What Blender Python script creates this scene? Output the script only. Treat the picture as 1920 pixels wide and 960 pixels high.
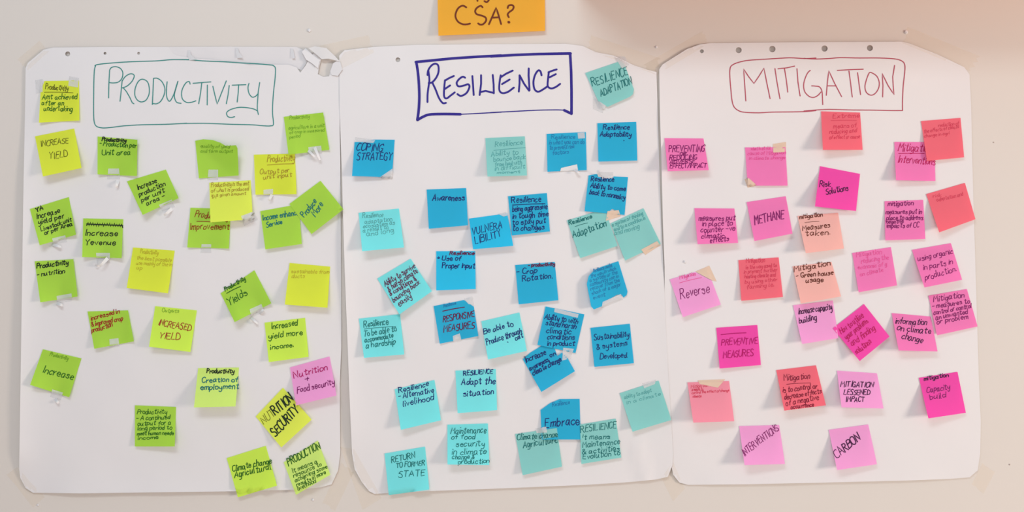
import bpy, bmesh, math, random
from mathutils import Vector
from mathutils.geometry import delaunay_2d_cdt

for o in list(bpy.data.objects):
    bpy.data.objects.remove(o)
SC = bpy.context.scene
COL = SC.collection
R = random.Random(7)

# ------------------------------------------------------------------ camera, world, lights
DIST = 1.6          # camera to wall, metres; the frame is 1.92 m wide on the wall
CZ = 1.5            # height of the picture centre
cam = bpy.data.cameras.new('camera')
cam.sensor_width = 36.0
cam.lens = 36.0 * DIST / 1.92
cam.clip_start = 0.05
cam_o = bpy.data.objects.new('camera', cam)
cam_o.location = (0, -DIST, CZ)
cam_o.rotation_euler = (math.pi / 2, 0, 0)
COL.objects.link(cam_o)
SC.camera = cam_o

SC.view_settings.view_transform = 'Standard'
SC.view_settings.look = 'None'
SC.view_settings.exposure = 0.205
SC.view_settings.gamma = 1.0
SC.view_settings.use_curve_mapping = False

world = bpy.data.worlds.new('world')
SC.world = world
world.use_nodes = True
bg = world.node_tree.nodes['Background']
bg.inputs[0].default_value = (0.70, 0.75, 0.86, 1)
bg.inputs[1].default_value = 0.465

def area(name, loc, aim, sx, sy, power, col):
    l = bpy.data.lights.new(name, 'AREA')
    l.shape = 'RECTANGLE'
    l.size, l.size_y = sx, sy
    l.energy = power
    l.color = col
    o = bpy.data.objects.new(name, l)
    o.location = loc
    o.rotation_euler = (Vector(aim) - Vector(loc)).to_track_quat('-Z', 'Y').to_euler()
    COL.objects.link(o)
    return o

# lamps of the room: one to the right of the charts, one overhead; plus a warm fill added low behind the camera
area('lamp_right', (3.7, -2.1, 1.45), (0.2, 0.0, 1.3), 0.7, 0.7, 78.0, (0.97, 0.82, 0.69))
area('ceiling_lamp', (-0.4, -1.75, 2.85), (-0.3, -0.4, 1.0), 1.1, 0.4, 16.0, (0.84, 0.95, 1.0))
area('front_fill_low', (0.0, -3.0, 0.75), (0.0, 0.0, 0.95), 2.2, 1.4, 24.0, (0.88, 0.75, 0.64))  # unseen source, added to brighten the lower part of the wall

# ------------------------------------------------------------------ materials
def lin(c):
    c = c / 255.0
    return c / 12.92 if c <= 0.04045 else ((c + 0.055) / 1.055) ** 2.4

def rgb(r, g, b, k=1.0):
    return (min(lin(r) * k, 0.97), min(lin(g) * k, 0.97), min(lin(b) * k, 0.97), 1.0)

def new_mat(name):
    m = bpy.data.materials.new(name)
    m.use_nodes = True
    m.node_tree.nodes.clear()
    return m, m.node_tree.nodes, m.node_tree.links

def vary(n, l, col, amount, scale, seed_obj=False):
    """base colour with a little procedural unevenness"""
    tc = n.new('ShaderNodeTexCoord')
    no = n.new('ShaderNodeTexNoise')
    no.inputs['Scale'].default_value = scale
    no.inputs['Detail'].default_value = 5
    l.new(tc.outputs['Object'], no.inputs['Vector'])
    mx = n.new('ShaderNodeMix')
    mx.data_type = 'RGBA'
    a = [max(0, c * (1 - amount)) for c in col[:3]] + [1]
    b = [min(0.98, c * (1 + amount)) for c in col[:3]] + [1]
    mx.inputs['A'].default_value = a
    mx.inputs['B'].default_value = b
    l.new(no.outputs['Fac'], mx.inputs['Factor'])
    return mx.outputs['Result'], tc

def bump(n, l, tc, scale, strength, dist=0.001):
    no = n.new('ShaderNodeTexNoise')
    no.inputs['Scale'].default_value = scale
    no.inputs['Detail'].default_value = 6
    l.new(tc.outputs['Object'], no.inputs['Vector'])
    bu = n.new('ShaderNodeBump')
    bu.inputs['Strength'].default_value = strength
    bu.inputs['Distance'].default_value = dist
    l.new(no.outputs['Fac'], bu.inputs['Height'])
    return bu.outputs['Normal']

def mat_paper(name, col, trans=0.2, amount=0.02, bstr=0.15, bscale=60):
    m, n, l = new_mat(name)
    c, tc = vary(n, l, col, amount, 25)
    nr = bump(n, l, tc, bscale, bstr)
    d = n.new('ShaderNodeBsdfPrincipled')
    d.inputs['Roughness'].default_value = 0.75
    d.inputs['Specular IOR Level'].default_value = 0.15
    l.new(c, d.inputs['Base Color'])
    l.new(nr, d.inputs['Normal'])
    t = n.new('ShaderNodeBsdfTranslucent')
    l.new(c, t.inputs['Color'])
    mx = n.new('ShaderNodeMixShader')
    mx.inputs[0].default_value = trans
    l.new(d.outputs[0], mx.inputs[1])
    l.new(t.outputs[0], mx.inputs[2])
    o = n.new('ShaderNodeOutputMaterial')
    l.new(mx.outputs[0], o.inputs[0])
    return m

def mat_plain(name, col, rough=0.7, amount=0.0, nscale=20, bscale=None, bstr=0.1, spec=0.2):
    m, n, l = new_mat(name)
    c, tc = vary(n, l, col, amount, nscale)
    d = n.new('ShaderNodeBsdfPrincipled')
    d.inputs['Roughness'].default_value = rough
    d.inputs['Specular IOR Level'].default_value = spec
    l.new(c, d.inputs['Base Color'])
    if bscale:
        l.new(bump(n, l, tc, bscale, bstr), d.inputs['Normal'])
    o = n.new('ShaderNodeOutputMaterial')
    l.new(d.outputs[0], o.inputs[0])
    return m

def mat_tape(name, col, opacity, rough=0.35):
    m, n, l = new_mat(name)
    c, tc = vary(n, l, col, 0.04, 40)
    d = n.new('ShaderNodeBsdfPrincipled')
    d.inputs['Roughness'].default_value = rough
    d.inputs['Specular IOR Level'].default_value = 0.3
    l.new(c, d.inputs['Base Color'])
    l.new(bump(n, l, tc, 120, 0.2), d.inputs['Normal'])
    t = n.new('ShaderNodeBsdfTransparent')
    mx = n.new('ShaderNodeMixShader')
    mx.inputs[0].default_value = opacity
    l.new(t.outputs[0], mx.inputs[1])
    l.new(d.outputs[0], mx.inputs[2])
    o = n.new('ShaderNodeOutputMaterial')
    l.new(mx.outputs[0], o.inputs[0])
    return m

M = {}
M['wall'] = mat_plain('wall_paint', (0.635, 0.588, 0.548, 1), 0.8, 0.012, 3, 90, 0.10)
M['floor'] = mat_plain('floor_vinyl', (0.60, 0.55, 0.50, 1), 0.5, 0.08, 6)
M['sheet'] = mat_paper('flipchart_paper', (0.752, 0.728, 0.735, 1), 0.08, 0.008, 0.10, 30)
M['strip'] = mat_paper('torn_paper_strip', (0.735, 0.71, 0.722, 1), 0.10, 0.01, 0.2, 50)
NOTE_COL = {
    'green': (0.550, 0.831, 0.104),
    'yellow': (0.846, 0.918, 0.087),
    'blue': (0.041, 0.579, 0.828),
    'aqua': (0.288, 0.900, 0.919),
    'rose': (0.970, 0.299, 0.649),
    'magenta': (0.970, 0.116, 0.558),
    'coral': (0.970, 0.230, 0.303),
    'peach': (0.970, 0.622, 0.570),
    'teal': (0.369, 0.776, 0.748),
    'mint': (0.790, 0.970, 0.283),
    'lime': (0.755, 0.961, 0.136),
    'pink': (0.970, 0.493, 0.821),
    'salmon': (0.970, 0.413, 0.526),
    'cyan': (0.043, 0.675, 0.926),
    'lemon': (0.877, 0.957, 0.150),
    'orange': (0.970, 0.570, 0.069)
}
for k, c in NOTE_COL.items():
    M[k] = mat_paper('note_paper_' + k, c + (1.0,), 0.42, 0.02, 0.12, 45)
INK = {
    'teal': (56, 132, 126), 'navy': (46, 36, 130), 'red': (170, 76, 92), 'black': (30, 46, 28),
    'darkgreen': (40, 96, 24), 'olive': (92, 92, 22), 'faintyellow': (182, 170, 44), 'faintgreen': (112, 160, 40),
    'brownfaint': (160, 132, 40), 'brown': (136, 56, 24), 'redbrown': (150, 40, 32), 'deepteal': (22, 104, 104),
    'blueblack': (22, 40, 104), 'faintblue': (30, 118, 170), 'faintaqua': (82, 158, 158), 'maroon': (92, 24, 66),
    'purple': (118, 22, 92), 'purpleblack': (64, 20, 62), 'faintpink': (222, 84, 150), 'faintcoral': (206, 62, 88),
    'magentaink': (168, 8, 96), 'crimson': (176, 20, 86), 'cocoa': (96, 44, 30), 'signbrown': (104, 44, 18),
    'darkcoral': (120, 24, 48)}
for k, c in INK.items():
    M['ink_' + k] = mat_plain('ink_' + k, rgb(*c), 0.6, 0.10, 300)
M['masking'] = mat_tape('masking_tape', rgb(240, 210, 158, 1.0), 0.038, 0.7)
M['clear'] = mat_tape('clear_tape', rgb(230, 229, 230, 1.0), 0.40, 0.3)
M['peach_tape'] = mat_tape('clear_tape_tinted', rgb(232, 206, 184, 1.0), 0.72, 0.3)
M['shred'] = mat_paper('tape_shred', rgb(234, 232, 233, 1.0), 0.2, 0.02, 0.1, 50)
M['speck'] = mat_plain('wall_speck', rgb(172, 156, 148), 0.8)

# ------------------------------------------------------------------ geometry helpers
def P3(px, py, d):
    """a point d millimetres off the wall that stands on the sight line of photo point (px, py)"""
    k = (DIST - d * 0.001) / DIST
    return Vector(((px - 960) * 0.001 * k, -d * 0.001, CZ + (480 - py) * 0.001 * k))

def dens(poly, step, closed=True):
    out = []
    n = len(poly)
    for i in range(n if closed else n - 1):
        a, b = poly[i], poly[(i + 1) % n]
        k = max(1, int(round(math.hypot(b[0] - a[0], b[1] - a[1]) / step)))
        for j in range(k):
            out.append((a[0] + (b[0] - a[0]) * j / k, a[1] + (b[1] - a[1]) * j / k))
    if not closed:
        out.append(poly[-1])
    return out

def inside(p, poly):
    x, y = p
    r = False
    j = len(poly) - 1
    for i in range(len(poly)):
        xi, yi = poly[i]
        xj, yj = poly[j]
        if (yi > y) != (yj > y) and x < (xj - xi) * (y - yi) / (yj - yi) + xi:
            r = not r
        j = i
    return r

def seg_dist(p, a, b):
    dx, dy = b[0] - a[0], b[1] - a[1]
    t = max(0, min(1, ((p[0] - a[0]) * dx + (p[1] - a[1]) * dy) / (dx * dx + dy * dy + 1e-12)))
    return math.hypot(p[0] - a[0] - t * dx, p[1] - a[1] - t * dy)

def triangulate(outline, holes, step):
    """flat triangulated sheet with holes; returns 2D points and triangles"""
    out = dens(outline, step)
    pts = list(out)
    edges = [(i, (i + 1) % len(out)) for i in range(len(out))]
    for h in holes:
        s = len(pts)
        pts += h
        edges += [(s + i, s + (i + 1) % len(h)) for i in range(len(h))]
    xs = [p[0] for p in out]
    ys = [p[1] for p in out]
    nx = int((max(xs) - min(xs)) / step)
    ny = int((max(ys) - min(ys)) / step)
    for i in range(1, nx + 1):
        for j in range(1, ny + 1):
            p = (min(xs) + i * step, min(ys) + j * step)
            if not inside(p, out) or any(inside(p, h) for h in holes):
                continue
            if min(seg_dist(p, out[k], out[(k + 1) % len(out)]) for k in range(len(out))) < step * 0.4:
                continue
            if holes and min(math.hypot(p[0] - h[0][0], p[1] - h[0][1]) for h in holes) < step:
                continue
            pts.append(p)
    r = delaunay_2d_cdt([Vector(p) for p in pts], edges, [], 0, 1e-7)
    vs, fs = r[0], r[2]
    vs = [(v.x, v.y) for v in vs]
    tris = []
    for f in fs:
        c = (sum(vs[i][0] for i in f) / 3, sum(vs[i][1] for i in f) / 3)
        ar = abs((vs[f[1]][0] - vs[f[0]][0]) * (vs[f[2]][1] - vs[f[0]][1]) - (vs[f[2]][0] - vs[f[0]][0]) * (vs[f[1]][1] - vs[f[0]][1]))
        if ar > 0.03 * step * step and inside(c, out) and not any(inside(c, h) for h in holes):
            tris.append(tuple(f))
    return vs, tris

def thick_mesh(name, front, back, tris, origin, mat):
    """closed thin shell: front and back surfaces and a rim along every open border"""
    n = len(front)
    verts = [tuple(v - origin) for v in front] + [tuple(v - origin) for v in back]
    faces, smooth = [], []
    count = {}
    for t in tris:
        a, b, c = t
        nrm = (front[b] - front[a]).cross(front[c] - front[a])
        if nrm.y > 0:
            t = (a, c, b)
        faces.append(t)
        smooth.append(True)
        faces.append((t[0] + n, t[2] + n, t[1] + n))
        smooth.append(True)
        for i in range(3):
            e = (t[i], t[(i + 1) % 3])
            count[e] = count.get(e, 0) + 1
    base = {}
    for (i, j) in list(count):
        if (j, i) in count:
            continue
        q = []
        for k in (i, j, j + n, i + n):
            if k not in base:
                base[k] = len(verts)
                verts.append(verts[k])
            q.append(base[k])
        faces.append((q[1], q[0], q[3], q[2]))
        smooth.append(False)
    me = bpy.data.meshes.new(name)
    me.from_pydata(verts, [], faces)
    me.polygons.foreach_set('use_smooth', smooth)
    me.materials.append(mat)
    me.update()
    return me

def link(name, me, loc=(0, 0, 0), parent=None):
    o = bpy.data.objects.new(name, me)
    o.location = loc
    if parent is not None:
        o.parent = parent
    COL.objects.link(o)
    return o

def tag(o, label=None, cat=None, group=None, kind=None):
    if label: o['label'] = label
    if cat: o['category'] = cat
    if group: o['group'] = group
    if kind: o['kind'] = kind
    return o

def box(name, x0, x1, y0, y1, z0, z1, mat):
    bm = bmesh.new()
    bmesh.ops.create_cube(bm, size=1)
    for v in bm.verts:
        v.co = Vector(((x0 + x1) / 2 + v.co.x * (x1 - x0), (y0 + y1) / 2 + v.co.y * (y1 - y0), (z0 + z1) / 2 + v.co.z * (z1 - z0)))
    me = bpy.data.meshes.new(name)
    bm.to_mesh(me)
    bm.free()
    me.materials.append(mat)
    return link(name, me)

# ------------------------------------------------------------------ surfaces stacked on the wall
SURF = []           # everything laid so far: used to rest later papers on earlier ones

def bil(q, u, v):
    a, b, c, d = q          # TL TR BR BL
    return (a[0] * (1 - u) * (1 - v) + b[0] * u * (1 - v) + c[0] * u * v + d[0] * (1 - u) * v,
            a[1] * (1 - u) * (1 - v) + b[1] * u * (1 - v) + c[1] * u * v + d[1] * (1 - u) * v)

def inv_bil(q, p):
    u = v = 0.5
    a, b, c, d = q
    for _ in range(5):
        x, y = bil(q, u, v)
        ex, ey = p[0] - x, p[1] - y
        dux = (b[0] - a[0]) * (1 - v) + (c[0] - d[0]) * v
        duy = (b[1] - a[1]) * (1 - v) + (c[1] - d[1]) * v
        dvx = (d[0] - a[0]) * (1 - u) + (c[0] - b[0]) * u
        dvy = (d[1] - a[1]) * (1 - u) + (c[1] - b[1]) * u
        det = dux * dvy - dvx * duy
        u += (ex * dvy - ey * dvx) / det
        v += (ey * dux - ex * duy) / det
        if abs(ex) + abs(ey) < 0.01:
            break
    return u, v

class Patch:
    """a four-cornered paper with a grid of heights over the wall"""
    def __init__(self, quad, hf, n, gap, outline=None):
        self.q, self.n = quad, n
        self.bb = (min(p[0] for p in quad), max(p[0] for p in quad), min(p[1] for p in quad), max(p[1] for p in quad))
        self.H = []
        for j in range(n + 1):
            row = []
            for i in range(n + 1):
                u, v = i / n, j / n
                p = bil(quad, u, v)
                base, floor_ = under(p)
                row.append(max(floor_ + gap, base + gap + hf(u, v)))
            self.H.append(row)
        self.outline = outline or [(0, 0), (1, 0), (1, 1), (0, 1)]
    def at(self, u, v):
        n = self.n
        x = min(max(u, 0), 1) * n
        y = min(max(v, 0), 1) * n
        i, j = min(int(x), n - 1), min(int(y), n - 1)
        fx, fy = x - i, y - j
        H = self.H
        return (H[j][i] * (1 - fx) + H[j][i + 1] * fx) * (1 - fy) + (H[j + 1][i] * (1 - fx) + H[j + 1][i + 1] * fx) * fy
    def height(self, p):
        b = self.bb
        if p[0] < b[0] or p[0] > b[1] or p[1] < b[2] or p[1] > b[3]:
            return None
        u, v = inv_bil(self.q, p)
        if u < -0.01 or u > 1.01 or v < -0.01 or v > 1.01:
            return None
        return self.at(u, v)
    def near(self, p):
        u, v = inv_bil(self.q, p)
        return self.at(u, v)

class Sheet:
    def __init__(self, outline, hf):
        self.o, self.hf = outline, hf
        self.bb = (min(p[0] for p in outline), max(p[0] for p in outline), min(p[1] for p in outline), max(p[1] for p in outline))
    def height(self, p):
        b = self.bb
        if p[0] < b[0] or p[0] > b[1] or p[1] < b[2] or p[1] > b[3] or not inside(p, self.o):
            return None
        return self.hf(*p)
    def near(self, p):
        return self.hf(*p)

def under(p):
    """height of the sheet (or wall) at p, and of the topmost thing there"""
    base = top = 0.0
    for s in SURF:
        h = s.height(p)
        if h is not None:
            if isinstance(s, Sheet):
                base = max(base, h)
            top = max(top, h)
    return base, top

# ------------------------------------------------------------------ handwriting: a single-stroke hand
YC = {'w': -1, 'x': -2, 'y': -3, 'z': -4}
GLYPH = {
 'A': '/003960 /1353', 'B': '/0009 093958563505 054564614000', 'C': '5849290702204051', 'D': '/0009 0929576351 51200 0'.replace('51 51200 0', '512000'),
 'E': '/59090050 /0545', 'F': '/590900 /0545', 'G': '5849290702204052 /345450', 'H': '/0009 /6069 /0565', 'I': '/1019',
 'J': '4942301002', 'K': '/0009 /590460', 'L': '/090050', 'M': '/0009346970', 'N': '/00096069',
 'O': '29070220406267492 9'.replace(' ', ''), 'P': '/0009 093958563505', 'Q': '290702204062674929 /3260', 'R': '/0009 093958563505 /2560',
 'S': '583918062544524010 '.strip() + '01', 'T': '/0969 /3930', 'U': '090220406269', 'V': '/093069', 'W': '/0920456079',
 'X': '/0960 /0069', 'Y': '/093569 /3530', 'Z': '/09690060',
 'a': '44351503012043 454150', 'b': '/0900 042544422001', 'c': '442503012041', 'd': '441503012042 /4940', 'e': '03433515022041',
 'f': '49382420 /0545', 'g': '441503012043 454w3y0y', 'h': '/0900 03254440', 'i': '/0500 /0708', 'j': '151x0y /1718',
 'k': '/0900 /450240', 'l': '090110', 'm': '/0500 04253430 34556460', 'n': '/0500 04254440', 'o': '25040120414425',
 'p': '/050y 042544422001', 'q': '441503012043 /454y', 'r': '/0500 032535', 's': '44250433412001', 't': '28213041 /0646',
 'u': '05012043 454150', 'v': '/052045', 'w': '/0510344065', 'x': '/0540 /0045', 'y': '05022143 454x2z0y', 'z': '/05450040',
 '.': '/0001', '-': '/0444', '+': '/0444 /2226', '&': '5007283602103053', '/': '/0049', '>': '/0444 /264423', '?': '072948462322 /2021', "'": '/0908'}

def parse_glyphs():
    out = {}
    for ch, s in GLYPH.items():
        strokes, w = [], 0
        for st in s.split():
            straight = st[0] == '/'
            st = st.lstrip('/')
            pts = []
            for i in range(0, len(st) - 1, 2):
                y = YC.get(st[i + 1])
                pts.append((float(st[i]), float(st[i + 1]) if y is None else float(y)))
            w = max(w, max(p[0] for p in pts))
            strokes.append((straight, pts))
        out[ch] = (w, strokes)
    return out
FONT = parse_glyphs()

def catmull(pts, k=4):
    if len(pts) < 3:
        return list(pts)
    closed = pts[0] == pts[-1]
    out = []
    n = len(pts)
    for i in range(n - 1):
        p1, p2 = pts[i], pts[i + 1]
        p0 = pts[i - 1] if i > 0 else (pts[-2] if closed else p1)
        p3 = pts[i + 2] if i + 2 < n else (pts[1] if closed else p2)
        for j in range(k):
            t = j / k
            out.append(tuple(0.5 * (2 * p1[a] + (p2[a] - p0[a]) * t + (2 * p0[a] - 5 * p1[a] + 4 * p2[a] - p3[a]) * t * t
                                    + (3 * p1[a] - p0[a] - 3 * p2[a] + p3[a]) * t ** 3) for a in (0, 1)))
    out.append(pts[-1])
    return out

def write(text, x0, y0, x1, y1, h, rnd, slant=0.17):
    """strokes (lists of photo points) of a line of handwriting along a baseline"""
    L = math.hypot(x1 - x0, y1 - y0)
    ex, ey = (x1 - x0) / L, (y1 - y0) / L
    nx, ny = ey, -ex
    if text == '_':
        mid = ((x0 + x1) / 2 + nx * 0.6, (y0 + y1) / 2 + ny * 0.6)
        return [catmull([(x0, y0), mid, (x1, y1)])]
    if text == '#':                                     # words struck out with a thick zigzag
        pts, k = [], int(L / 2.2)
        for i in range(k + 1):
            s = h * (0.15 + 0.7 * (i % 2)) + rnd.uniform(-1, 1)
            pts.append((x0 + ex * L * i / k + nx * s, y0 + ey * L * i / k + ny * s))
        return [pts, [(x0, y0 - h * .5), (x1, y1 - h * .5)]]
    adv, x = [], 0.0
    for ch in text:
        adv.append(x)
        x += 3.2 if ch == ' ' else FONT[ch][0] + 2.0
    tot = max(x - 2.0, 1.0)
    sx, sy = L / tot, h / 9.0
    res = []
    for ch, a in zip(text, adv):
        if ch == ' ':
            continue
        dy = rnd.uniform(-0.7, 0.7)
        sc = rnd.uniform(0.92, 1.1)
        sl = slant + rnd.uniform(-0.09, 0.09)
        for straight, pts in FONT[ch][1]:
            q = []
            for (gx, gy) in pts:
                jx, jy = rnd.uniform(-0.35, 0.35), rnd.uniform(-0.4, 0.4)
                X = (a + gx + jx) * sx + sl * gy * sy
                Y = (gy * sc + dy + jy) * sy
                q.append((x0 + ex * X + nx * Y, y0 + ey * X + ny * Y))
            if pts[0] == pts[-1]:
                q[-1] = q[0]
            res.append(dens(q, 6, False) if straight else catmull(q))
    return res

def ink_mesh(name, items, surf, origin, off):
    """items: (points, width, material); one ribbon mesh lying just above the paper"""
    verts, faces, mats, midx = [], [], [], []
    for pts, w, mat in items:
        if mat not in mats:
            mats.append(mat)
        mi = mats.index(mat)
        pts = [p for i, p in enumerate(pts) if i == 0 or math.hypot(p[0] - pts[i - 1][0], p[1] - pts[i - 1][1]) > 0.02]
        if len(pts) < 2:
            pts = [(pts[0][0] - w * .4, pts[0][1]), (pts[0][0] + w * .4, pts[0][1])]
        # round the ends off a little
        def ext(a, b):
            d = math.hypot(a[0] - b[0], a[1] - b[1]) or 1
            return (a[0] + (a[0] - b[0]) / d * w * .4, a[1] + (a[1] - b[1]) / d * w * .4)
        pts = [ext(pts[0], pts[1])] + list(pts) + [ext(pts[-1], pts[-2])]
        n = len(pts)
        s = len(verts)
        for i, p in enumerate(pts):
            a, b = pts[max(i - 1, 0)], pts[min(i + 1, n - 1)]
            dx, dy = b[0] - a[0], b[1] - a[1]
            d = math.hypot(dx, dy) or 1
            ww = w * (0.22 if i in (0, n - 1) else 0.5)
            for sg in (-1, 1):
                q = (p[0] - dy / d * ww * sg, p[1] + dx / d * ww * sg)
                verts.append(tuple(P3(q[0], q[1], surf.near(q) + off) - origin))
        for i in range(n - 1):
            a = s + 2 * i
            faces.append((a, a + 2, a + 3, a + 1))
            midx.append(mi)
    me = bpy.data.meshes.new(name)
    me.from_pydata(verts, [], faces)
    for m in mats:
        me.materials.append(m)
    me.polygons.foreach_set('material_index', midx)
    me.update()
    return me

# ------------------------------------------------------------------ the setting
tag(box('wall_back', -3.6, 3.6, 0.0, 0.12, 0.0, 2.9, M['wall']), kind='structure')
M['shade_wood'] = mat_plain('shade_board_wood', rgb(205, 115, 50), 0.55, 0.15, 12, 60, 0.1)
tag(box('shade_board_1', 0.12, 3.6, -0.24, 0.0, 2.0, 2.25, M['shade_wood']), kind='structure')     # unseen board added above the picture to shade and warm the wall
tag(box('floor', -3.6, 3.6, -4.0, 0.12, -0.1, 0.0, M['floor']), kind='structure')

# ------------------------------------------------------------------ the three flip chart sheets
def g(x, c, w):
    return math.exp(-((x - c) / w) ** 2)

def wave(px, py, s):
    return (1.1 * math.sin(px * 0.013 + s) * math.sin(py * 0.009 + 1.7 * s)
            + 0.45 * math.sin(px * 0.031 + py * 0.017 + 2.3 * s) + 0.25 * math.sin(px * 0.05 - py * 0.043 + s))

def ramp(x, a, b):
    t = max(0.0, min(1.0, (x - a) / (b - a)))
    return t * t * (3 - 2 * t)

def h_productivity(px, py):
    h = 3.6 + wave(px, py, 0.4) + 1.1 * math.exp(-abs(py - 478 - 0.02 * (px - 340)) / 26)
    h += 9.0 * math.exp(-max(px - 38, 0) / 26) * ramp(py, 180, 420) * (1 - ramp(py, 840, 905))
    h += 6.0 * math.exp(-max(921 - py, 0) / 22) * ramp(px, 70, 140) * (1 - ramp(px, 420, 600))
    h += 2.5 * math.exp(-abs(py - 122) / 16) * ramp(px, 325, 420) * (1 - ramp(px, 520, 575))
    return h

def h_resilience(px, py):
    h = 3.6 + wave(px, py, 2.1) + 0.9 * math.exp(-abs(py - 512) / 26)
    h += 9.5 * math.exp(-max(px - 645, 0) / 22) * ramp(py, 260, 480) * (1 - ramp(py, 800, 885))
    h += 3.2 * math.exp(-max(1255 - px, 0) / 26) * ramp(py, 480, 600)
    h += 3.0 * math.exp(-max(918 - py, 0) / 20) * ramp(px, 690, 760) * (1 - ramp(px, 1130, 1230))
    h += 4.0 * g(px, 1200 + (py - 860) * 0.25, 9) * ramp(py, 790, 850)
    return h

def h_mitigation(px, py):
    h = 3.8 + 0.8 * wave(px, py, 4.4)
    h += 4.0 * math.exp(-max(px - 1240, 0) / 22) * ramp(py, 130, 250) * (1 - ramp(py, 480, 560))
    h += 2.5 * math.exp(-max(906 - py, 0) / 18) * ramp(px, 1290, 1350) * (1 - ramp(px, 1720, 1800))
    h += 3.0 * math.exp(-max(py - 85, 0) / 30) * ramp(px, 1330, 1400) * (1 - ramp(px, 1640, 1720))
    return max(h, 1.2)

O_PROD = [(48, 128), (52, 118), (82, 93), (100, 89), (200, 88), (316, 88), (322, 99), (332, 104), (360, 109), (400, 112), (430, 116), (470, 122),
          (500, 121), (540, 121), (556, 126), (563, 136), (573, 123), (580, 109), (590, 98), (602, 111), (598, 128), (596, 139), (606, 144),
          (617, 143), (624, 119), (637, 113), (638, 150), (637, 250), (638, 300), (639, 420), (640, 600), (640, 650), (637, 720), (638, 850),
          (634, 882), (622, 908), (600, 914), (560, 918), (450, 921), (300, 923), (150, 925), (62, 924), (48, 915), (38, 896), (36, 880),
          (38, 750), (41, 550), (44, 350), (47, 200)]
O_RES = [(636, 104), (646, 94), (700, 88), (780, 84), (900, 83), (1060, 82), (1092, 86), (1118, 98), (1150, 104), (1190, 123), (1215, 131),
         (1231, 135), (1233, 200), (1236, 300), (1240, 420), (1244, 500), (1248, 600), (1253, 700), (1258, 780), (1262, 850), (1261, 872),
         (1252, 894), (1230, 899), (1180, 904), (1100, 909), (960, 915), (800, 921), (702, 926), (692, 921), (679, 905), (665, 880), (660, 850),
         (656, 760), (653, 680), (650, 600), (646, 500), (643, 400), (641, 320), (639, 270), (637, 200)]
O_MIT = [(1236, 130), (1242, 121), (1288, 92), (1313, 83), (1330, 81), (1500, 79), (1690, 78), (1707, 82), (1760, 103), (1808, 126), (1818, 140),
         (1821, 200), (1823, 300), (1826, 400), (1829, 500), (1832, 600), (1835, 700), (1839, 790), (1838, 850), (1833, 882), (1818, 895),
         (1780, 898), (1700, 901), (1540, 905), (1400, 908), (1290, 909), (1274, 905), (1262, 890), (1255, 850), (1252, 770), (1248, 690),
         (1246, 600), (1246, 500), (1243, 420), (1240, 300), (1237, 200)]

def circle(c, r, n=14):
    return [(c[0] + r * math.cos(2 * math.pi * i / n), c[1] + r * math.sin(2 * math.pi * i / n)) for i in range(n)]

def sheet(outline, hf, holes, label):
    hl = [circle(c, r) for c, r in holes]
    vs, tris = triangulate(outline, hl, 13)
    org = P3(sum(p[0] for p in outline) / len(outline), max(p[1] for p in outline), 3)
    f = [P3(x, y, hf(x, y)) for x, y in vs]
    b = [P3(x, y, hf(x, y) - 0.35) for x, y in vs]
    o = link('flipchart_sheet', thick_mesh('flipchart_sheet', f, b, tris, org, M['sheet']), org)
    tag(o, label, 'paper sheet', 'flip chart sheets taped to the wall')
    SURF.append(Sheet(outline, hf))
    return o, org

def zoomed(x0, y0, k, strokes):
    """strokes measured on an enlargement -> photo points; a leading '/' means straight"""
    out = []
    for s in strokes:
        st = s[0] == '/'
        q = [(x0 + p[0] * k, y0 + p[1] * k) for p in (s[1:] if st else s)]
        out.append(dens(q, 8, False) if st else catmull(q, 6))
    return out

# the torn top strip left behind the first sheet, and the mitigation sheet, lie lowest
o_mit, c_mit = sheet(O_MIT, h_mitigation, [((1316, 96), 3.6), ((1385, 94), 5.6), ((1448, 92), 6.0), ((1546, 91), 5.8), ((1631, 90), 5.6)],
                     'large white flip chart sheet headed MITIGATION, with pink notes, on the right')
o_prod, c_prod = sheet(O_PROD, h_productivity, [((127, 101), 4.6), ((197, 100), 2.6), ((260, 100), 2.6)],
                       'large white flip chart sheet headed PRODUCTIVITY, with green notes and torn top edge')
o_res, c_res = sheet(O_RES, h_resilience, [((746, 112), 4.4)],
                     'large white flip chart sheet headed RESILIENCE, with blue notes, in the middle')

def heading(o, org, surf, items):
    me = ink_mesh('heading', items, surf, org, 0.35)
    h = link('heading', me, (0, 0, 0), o)
    return h

# PRODUCTIVITY, thin green marker
A = zoomed(170, 100, 0.15625, [
    [(215, 535), (218, 380), (225, 250), (228, 200)], [(228, 200), (250, 170), (300, 160), (355, 180), (385, 230), (375, 300), (330, 345), (270, 355), (220, 350)],
    [(352, 575), (365, 460), (378, 330)], [(378, 330), (420, 275), (480, 245), (522, 265), (500, 330), (440, 390), (380, 415)],
    ['/', (395, 418), (430, 460), (470, 530), (500, 595), (520, 605)],
    [(620, 310), (570, 340), (535, 420), (530, 500), (560, 560), (610, 583), (665, 560), (700, 490), (702, 410), (680, 340), (620, 310)],
    ['/', (755, 300), (748, 450), (740, 615)], [(755, 300), (800, 300), (855, 340), (890, 420), (880, 500), (840, 575), (790, 605), (740, 600)],
    [(918, 340), (910, 420), (912, 520), (945, 575), (985, 520), (1020, 430), (1047, 335)], [(1047, 335), (1015, 440), (1005, 520), (1030, 585), (1085, 600)],
    [(50, 150), (95, 132), (300, 112), (540, 98), (800, 90), (960, 76), (1100, 75), (1216, 78)],
    [(60, 148), (45, 200), (38, 340), (36, 500), (35, 700), (42, 820), (70, 875), (140, 895), (240, 890), (400, 870), (600, 858), (900, 852), (1152, 838)]])
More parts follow.
